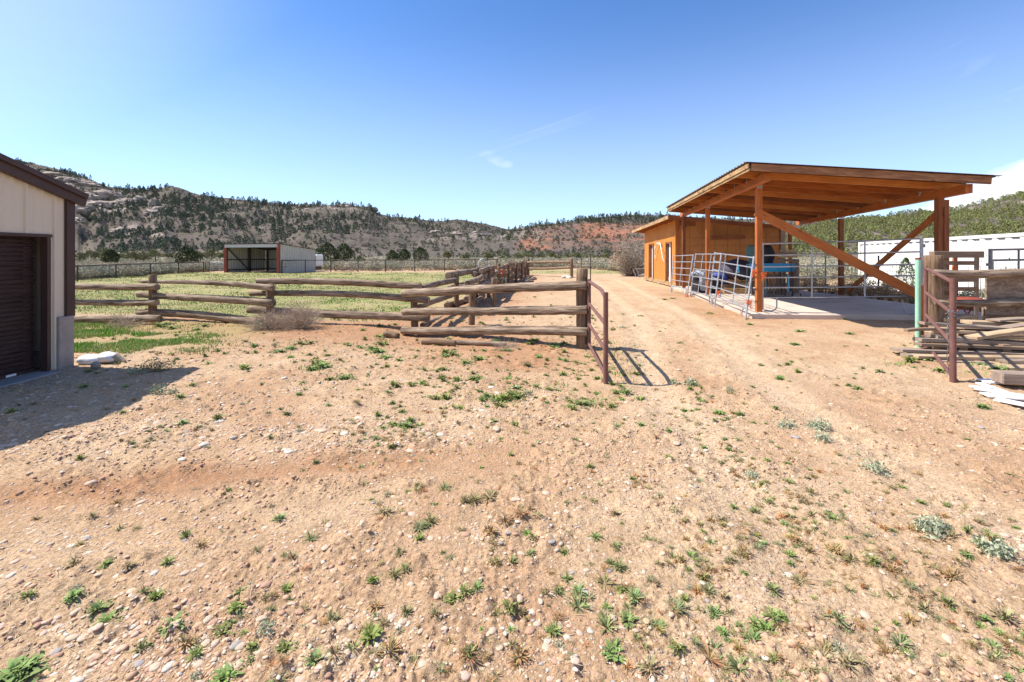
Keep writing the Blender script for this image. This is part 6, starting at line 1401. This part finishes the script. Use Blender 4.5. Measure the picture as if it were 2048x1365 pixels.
    pr = [[tree_mesh(170, .26, 1.0, (.085, .108, .072), .10, .04, .45) for _ in range(4)] + [tree_mesh(170, .38, .8, (.098, .115, .072), .12, .03, .25) for _ in range(4)], [tree_mesh(130, .52, 1.0, (.085, .095, .045), .14, .02, .25) for _ in range(5)], [tree_mesh(170, .50, 1.0, (.20, .205, .075), .13, .0, .25) for _ in range(6)]]
    nm = ['pinyon_pine', 'juniper', 'juniper']; lb = ['dark pointed pine tree on the distant left and middle hills', 'small round dark juniper on the slope below the red banks', 'olive green juniper on the wooded hill behind the container']; gp = ['pines on the distant hills', 'junipers below the red banks', 'junipers on the right hill']
    vis = px_ok(P[:, 0], P[:, 1], 0); sc = S / P[:, 1] * vis; rot = RNG.uniform(0, 6.28, len(P))
    big = set()
    for q in range(3):
        I = np.where(K == q)[0]; take = I[np.argsort(-sc[I])[:(150, 80, 70)[q]]]; big |= set(int(i) for i in take)
        ms = [mesh_np(nm[q], *p) for p in pr[q]]
        for me in ms: me.materials.append(M['foliage'])
        for i in take: put(nm[q], ms[int(i) % len(ms)], P[i], float(S[i]), rot[i], lb[q], 'tree', gp[q])
        rest = np.array([i for i in I if int(i) not in big]); merge('woodland', pr[q], P[rest], S[rest], rot[rest], RNG.uniform(.8, 1.25, (len(rest), 1)) * np.ones((1, 3)), ['mass of small dark pines over the distant left and middle hills', 'mass of small junipers below the red banks', 'dense olive juniper woodland on the right hill'][q], 'woodland')
hills_trees()
def scrub():
    U = lambda p: (p - CX) / F
    n = 26000; Y = np.sqrt(RNG.uniform(150 ** 2, 590 ** 2, n)); u = RNG.uniform(U(-150), U(1750), n); x = u * Y; h, k, t = hill_h(x, Y); ok = ((k == 1) | (k == 2)) & (t < .99) & (RNG.uniform(size=n) < .35 + .65 * sstep(.4, .6, fbm(x / 20, Y / 20, 3, 640))) & ~((k == 2) & (Y > 345))
    x, Y, h = x[ok], Y[ok], h[ok]; m = len(x); pr = [tree_mesh(22, .62, .8, (.095, .092, .066), .42, .0, .1) for _ in range(6)]
    merge('scrub', pr, np.stack([x, Y, h + macro(x, Y) - .1], -1), RNG.uniform(.7, 1.7, m), RNG.uniform(0, 6.28, m), RNG.uniform(.7, 1.5, (m, 1)) * np.ones((1, 3)), 'low dark scrub speckling the distant hillsides', 'scrub')
    def hit(px, py):
        uu = U(px); Ys = np.linspace(150, 640, 2500); hh = hill_h(uu * Ys, Ys)[0]; pp = HY - F * (hh - EYE) / Ys; i = int(np.argmax(pp <= py)); return uu * Ys[i], Ys[i], hh[i]
    L = [(172, 398, 17, 7), (198, 392, 20, 8), (226, 398, 18, 8), (250, 408, 16, 7), (190, 412, 18, 7), (160, 420, 12, 6), (276, 402, 10, 6), (96, 352, 22, 6), (130, 362, 20, 6), (170, 372, 18, 5), (306, 412, 7, 9), (296, 430, 7, 5), (318, 424, 9, 6), (236, 465, 9, 4), (262, 474, 8, 3.5), (610, 414, 10, 4), (690, 414, 12, 4.5), (745, 420, 9, 4), (870, 466, 9, 3), (910, 468, 8, 2.5), (960, 470, 9, 3), (1040, 461, 8, 2.5), (150, 445, 9, 4), (330, 480, 6, 3)]
    for i, (px, py, w, hh) in enumerate(L):
        x_, y_, z_ = hit(px, py); o = blob('rock_outcrop', 'red oxide' if False else 'pale rock', (x_, y_ + 1, z_), (w * .62, w * .35, hh * .62), 60 + i, None, .55, 22, 12, False); o.data.polygons.foreach_set('use_smooth', [False] * len(o.data.polygons))
        tag(o, 'pale sandstone outcrop ' + ('on the far left hill above the garage roof' if px < 175 and py < 380 else 'on the left hill beside the garage' if px < 290 else 'sticking up as a small fin on the left hill' if px < 350 else 'on the ridge of the left hill' if px < 800 else 'on the low middle ridge'), 'rock', 'sandstone outcrops ' + ('above the garage roof' if px < 175 and py < 380 else 'beside the garage' if px < 290 else 'of the small fin' if px < 350 else 'on the left ridge' if px < 800 else 'on the middle ridge'))
scrub()
def mid_trees():
    L = [  # px, Y, height, half width, kind, label
        (374, 62, 2.9, 1.6, 0, 'round dark green juniper behind the pipe fence, left of the metal shelter'),
        (221, 68, 2.6, 1.3, 0, 'dark juniper left of the round one and behind the pipe fence'),
        (655, 70, 3.7, 1.9, 0, 'tall dark juniper with an open crown just right of the metal shelter'),
        (688, 72, 3.6, 1.8, 0, 'spreading juniper with bare limbs at the right of the tall one by the shelter'),
        (632, 74, 2.5, 1.5, 1, 'low olive shrub between the shelter and the tall juniper'),
        (722, 70, 1.8, 1.3, 1, 'brownish shrub just right of the spreading juniper'),
        (785, 92, 2.8, 1.4, 0, 'left one of the two round junipers beyond the middle of the pipe fence'), (808, 95, 3.1, 1.6, 0, 'small juniper between the two round ones beyond the pipe fence'),
        (840, 92, 3.3, 2.0, 0, 'dark round juniper beyond the pipe fence, left of the log fence posts'),
        (897, 96, 3.0, 1.9, 1, 'olive juniper standing beyond the pipe fence near the log fence posts'), (975, 98, 2.6, 1.9, 1, 'olive juniper beyond the far end of the log fence'), (931, 100, 2.2, 1.8, 1, 'low olive juniper between two taller ones beyond the log fence')]
    for i, p in enumerate((159, 190, 210, 256, 287, 311, 338, 401, 423, 440, 271, 120)): L.append((p, 84 + (i * 7) % 23, 2.6 + (i % 3) * .45, 2.2, 1, None))
    for i, p in enumerate((1010, 1034, 1058, 1082, 1102, 1120, 1137, 1155, 1180, 1205, 1228, 1250)): L.append((p, 104 + (i * 5) % 17, 1.6 + (i * 7 % 5) * .28, 2.0 + (i % 3) * .6, 1, None))
    for i, (px, Y, h, r, k, lb) in enumerate(L):
        x = ax(px, Y); z = float(terr(np.array([x]), np.array([float(Y)]))[0]); g = empty('juniper', (x, Y, z - .1), lb or ('low olive juniper in the row below the left hill' if px < 500 else 'low olive juniper in the row at the foot of the red banks'), 'tree', None if lb else ('junipers below the left hill' if px < 500 else 'junipers at the foot of the red banks'))
        col = ((.055, .075, .028), (.14, .14, .06))[k]; nl = 1500 if k == 0 else 700
        v = bush(nl, r * .8, h, col, .26, 0, inner=.2, up=.2) if k else tree_mesh(nl, r, h, col, .26, .06, .15); link('crown', mesh_np('crown', *v), M['foliage'], g)
        v = trunk_arr(h, .14); link('trunk', mesh_np('trunk', *v), M['foliage'], g)
mid_trees()
def sage_flat():
    pr = [bush(150, .75, .95, c, .12, 10) for c in ((.31, .305, .215), (.36, .33, .235), (.28, .28, .19), (.38, .33, .24), (.42, .345, .24), (.34, .325, .235))]
    n = 13000; Y = np.exp(RNG.uniform(math.log(30), math.log(175), n)); px = RNG.uniform(-60, 2110, n)
    q = 2600; pq = RNG.uniform(100, 1300, q); Yq = np.interp(pq, [0, 150, 230, 300, 360, 410, 450, 560, 600, 990, 1060, 1140, 1200, 1260, 1300], [27, 30.5, 34.5, 38.5, 43, 46, 51, 51, 45.7, 52, 58, 58, 52, 44, 42]) + .5 + RNG.uniform(0, 1, q) ** 1.5 * 14; Y = np.r_[Y, Yq]; px = np.r_[px, pq]; n += q; x = ax(px, Y)
    front = np.interp(px, [0, 150, 230, 300, 360, 410, 450, 560, 600, 990, 1060, 1140, 1200, 1260, 1300, 1560, 1600, 2100], [27, 30.5, 34.5, 38.5, 43, 46, 50, 50, 45.5, 52, 58, 58, 52, 44, 42, 36, 30, 27])
    f = fbm(x / 7, Y / 7, 3, 700); z = terr(x, Y); h, k, t = hill_h(x, Y)
    ok = (Y > front) & (RNG.uniform(size=n) < (.45 + .55 * sstep(.35, .55, f)) * np.where(t > .2, .0, 1) * np.where(Y > 120, .6, 1)) & ~((x < -18.5) & (x > -30) & (Y > 40) & (Y < 51.5)) & ~((x > 15) & (x < 23) & (Y < 27))
    x, Y, z, px = x[ok], Y[ok], z[ok], px[ok]; s = RNG.uniform(.65, 1.25, len(x)) * np.where(px < 460, .85, 1.0); P = np.stack([x, Y, z - .05], -1); rot = RNG.uniform(0, 6.28, len(x)); order = np.argsort(-s / Y); big, rest = order[:260], order[260:]
    pb = [bush(420, .75, .95, c, .085, 26) for c in ((.32, .31, .22), (.35, .335, .24), (.28, .28, .19), (.45, .355, .25), (.36, .335, .245), (.48, .38, .28))]
    ms = [mesh_np('sagebrush', *p) for p in pb]
    for me in ms: me.materials.append(M['foliage'])
    for i in big:
        q = int(i) % 6; tan = q in (3, 5); put('rabbitbrush' if tan else 'sagebrush', ms[q], P[i], float(s[i]), rot[i], 'dry tan rabbitbrush on the open ground beyond the fences' if tan else 'grey green sagebrush on the open ground beyond the fences', 'bush', 'rabbitbrush beyond the fences' if tan else 'sagebrush beyond the fences')
    merge('sagebrush_flat', pr, P[rest], s[rest], rot[rest], RNG.uniform(.8, 1.2, (len(rest), 1)) * np.ones((1, 3)), 'wide flat covered in grey green sagebrush before the hills', 'sagebrush')
sage_flat()
def dead_bushes():
    def twiggy(loc, r, h, n, col, name, label, cat='bush', leafcol=None, nl=0, lean=(0, 0), w=.006, lab_stem=None):
        z = gz(loc[0], loc[1]); g = empty(name, (loc[0], loc[1], z - .02), label, cat); d = unit(n); d[:, 2] = np.abs(d[:, 2]) + .15; d[:, 0] += lean[0]; d[:, 1] += lean[1]; d /= np.linalg.norm(d, axis=1, keepdims=True)
        L = RNG.uniform(.45, 1, (n, 1)); E = d * L * np.array([r, r, h]); B = E * .5 + RNG.normal(size=(n, 3)) * .04 * r; B[:, 2] = np.abs(B[:, 2]); O = RNG.normal(size=(n, 3)) * .05 * r; O[:, 2] = 0
        parts = [sticks(O, B, w * 1.5, col), sticks(B, E, w, col)]
        for _ in range(2): q = E + RNG.normal(size=(n, 3)) * .22 * r * np.array([1, 1, .8]); q[:, 2] = np.maximum(q[:, 2], .01); parts.append(sticks(B * .5 + E * .5, q, w * .6, col))
        v = cat_(parts); link('stems', mesh_np('stems', *v), M['foliage'], g)
        if nl: c = unit(nl); c[:, 2] = np.abs(c[:, 2]); c = c * RNG.uniform(.55, 1.02, (nl, 1)) * np.array([r, r, h]); link('leaves', mesh_np('leaves', *leaves(c, leafcol[1], leafcol[0], .3, .6, .3)), M['foliage'], g)
        return g
    gr = (.40, .31, .24)
    twiggy((-5.6, 10.6), .75, .60, 420, gr, 'dead_bush', 'grey dead twiggy bush under the log fence, left of the other twiggy one', w=.007)
    twiggy((-4.95, 10.7), .62, .78, 520, (.44, .35, .27), 'dead_bush', 'taller dead twiggy bush against the second joint of the log fence', w=.006)
    twiggy((-5.75, 10.4), .22, .32, 40, gr, 'sage_plant', 'small green sage plant inside the dead twigs at the log fence', 'bush', ((.30, .34, .22), .035), 220, w=.005)
    twiggy((-9.3, 10.9), .5, .35, 200, (.45, .36, .27), 'dead_bush', 'dry twigs on the grass bank between the garage and the fence', w=.006)
    twiggy((-.1, 8.55), .32, .14, 160, (.42, .35, .28), 'dead_bush', 'flat grey tangle of twigs beside the pale log under the fence', w=.005)
    twiggy((-5.35, 6.85), .30, .22, 130, (.28, .25, .15), 'dead_bush', 'low dark weedy clump inside the garage shadow', leafcol=((.13, .15, .07), .03), nl=260, w=.004)
    # large grey dry bush beside the shed
    g = empty('dry_bush', (ax(1266, 37.5), 37.5, 0), 'large grey brown dry bush standing left of the shed', 'bush')
    n = 520; d = unit(n); d[:, 2] = np.abs(d[:, 2]) + .1; E = d * RNG.uniform(.5, 1, (n, 1)) * np.array([1.7, 1.4, 2.85]); B = E * .45 + RNG.normal(size=(n, 3)) * .15; B[:, 2] = np.abs(B[:, 2]); O = RNG.normal(size=(n, 3)) * .12; O[:, 2] = 0
    link('stems', mesh_np('stems', *cat_([sticks(O, B, .05, (.22, .17, .13)), sticks(B, E, .03, (.30, .24, .19))])), M['foliage'], g)
    n = 5200; L = np.array([(-.9, 0, 1.7, .75), (-.2, 0, 2.2, .85), (.7, 0, 2.0, .9), (1.0, 0, 1.2, .8), (-1.3, 0, 1.1, .6), (0, -.3, 1.3, .9), (-.2, .3, .7, .8)]); w = RNG.integers(0, 7, n); dd = unit(n); c = L[w][:, :3] + dd * RNG.uniform(.3, 1, (n, 1)) ** .5 * L[w][:, 3:4]; c[:, 2] = np.maximum(c[:, 2], .15)
    col = np.where((w == 0)[:, None] | (w == 4)[:, None], np.array([.42, .30, .22]), np.array([.33, .285, .22])); k = (RNG.uniform(size=n) < .8) | (c[:, 2] > .9); link('leaves', mesh_np('leaves', *leaves(c[k] * 1.08, .095, col[k], .3, .5, .3)), M['foliage'], g)
    # dry weeds behind the slab
    pb = [bush(700, .6, .8, c, .05, 90, (.36, .26, .16)) for c in ((.36, .26, .15), (.31, .235, .14), (.40, .31, .19))]; ms = [mesh_np('dry_weed', *p) for p in pb]
    for me in ms: me.materials.append(M['foliage'])
    spots = [(1600, 21.6, .8), (1622, 21.3, .9), (1642, 20.9, .8), (1664, 20.2, .9), (1682, 19.5, .75), (1702, 19.2, .9), (1722, 18.6, .9), (1742, 18.1, .95), (1762, 17.6, .9), (1782, 17.1, .9), (1803, 16.6, .9), (1822, 16.0, .95), (1846, 15.6, .9), (1870, 15.2, .8), (1895, 14.9, .7), (1920, 14.6, .7), (1945, 14.4, .7), (1640, 22.6, .9), (1700, 20.6, .9), (1770, 19.2, .9), (1610, 24.0, .9)]
    for i, (px, Y, s) in enumerate(spots): put('dry_weed', ms[i % 3], (max(ax(px, Y), 13.45) if Y < 20.4 else ax(px, Y), Y, -.02), s * .95, i * 1.3, 'dry tan weed clump growing along the far edge of the concrete slab', 'weed', 'dry weeds behind the slab')
    pb = [bush(420, .5, .9, c, .06, 40) for c in ((.21, .26, .13), (.30, .33, .24), (.40, .37, .20))]; ms = [mesh_np('green_weed', *p) for p in pb]
    for me in ms: me.materials.append(M['foliage'])
    for i, (px, Y, s) in enumerate(((1625, 24, .9), (1650, 24.5, 1.0), (1690, 22.5, 1.0), (1715, 22.3, 1.1), (1740, 20.5, .9), (1775, 20.2, .9), (1835, 17.6, .9), (1860, 17.0, .9), (1895, 15.9, .8), (1925, 15.5, .8), (1955, 14.9, .9), (1985, 14.4, 1.0), (2010, 14.0, 1.0), (2040, 13.7, 1.0))):
        put('green_weed', ms[i % 3], (ax(px, Y), Y, -.02), s, i * 2.1, 'greenish weed clump between the mesh fence and the white container', 'weed', 'weeds before the container')
    g = empty('pine_sapling', (ax(1812, 19.0), 19.0, 0), 'small green pine sapling standing before the white container', 'tree'); link('crown', mesh_np('crown', *tree_mesh(900, .48, 1.62, (.10, .16, .07), .07, .2, .5)), M['foliage'], g); link('trunk', mesh_np('trunk', *trunk_arr(1.2, .03)), M['foliage'], g)
    # tall dry stalks with seed heads in front of the container
    for i, (px, Y, h) in enumerate(((1985, 12.6, 1.75), (2005, 12.2, 1.9), (2020, 12.4, 1.7), (2040, 12.0, 1.85), (1790, 17.5, 1.5), (1960, 13.2, 1.6), (1842, 15.5, 1.5))):
        x = ax(px, Y); n = 14; P0 = np.zeros((n, 3)); E = np.stack([RNG.normal(0, .16, n), RNG.normal(0, .1, n), h * RNG.uniform(.6, 1, n)], -1); hd = E + RNG.normal(size=(n, 3)) * .01
        put('dry_stalk', (lambda me: (me.materials.append(M['foliage']), me)[1])(mesh_np('dry_stalk', *cat_([sticks(P0, E, .008, (.28, .20, .12)), leaves(hd, .045, (.16, .11, .08), .3, .8), leaves(E * RNG.uniform(.5, .95, (n, 1)), .035, (.30, .27, .12), .3, .5)]))), (x, Y, 0), 1, 0, 'tall thin dry seed stalks standing against the white container', 'weed', 'dry stalks by the container')
dead_bushes()
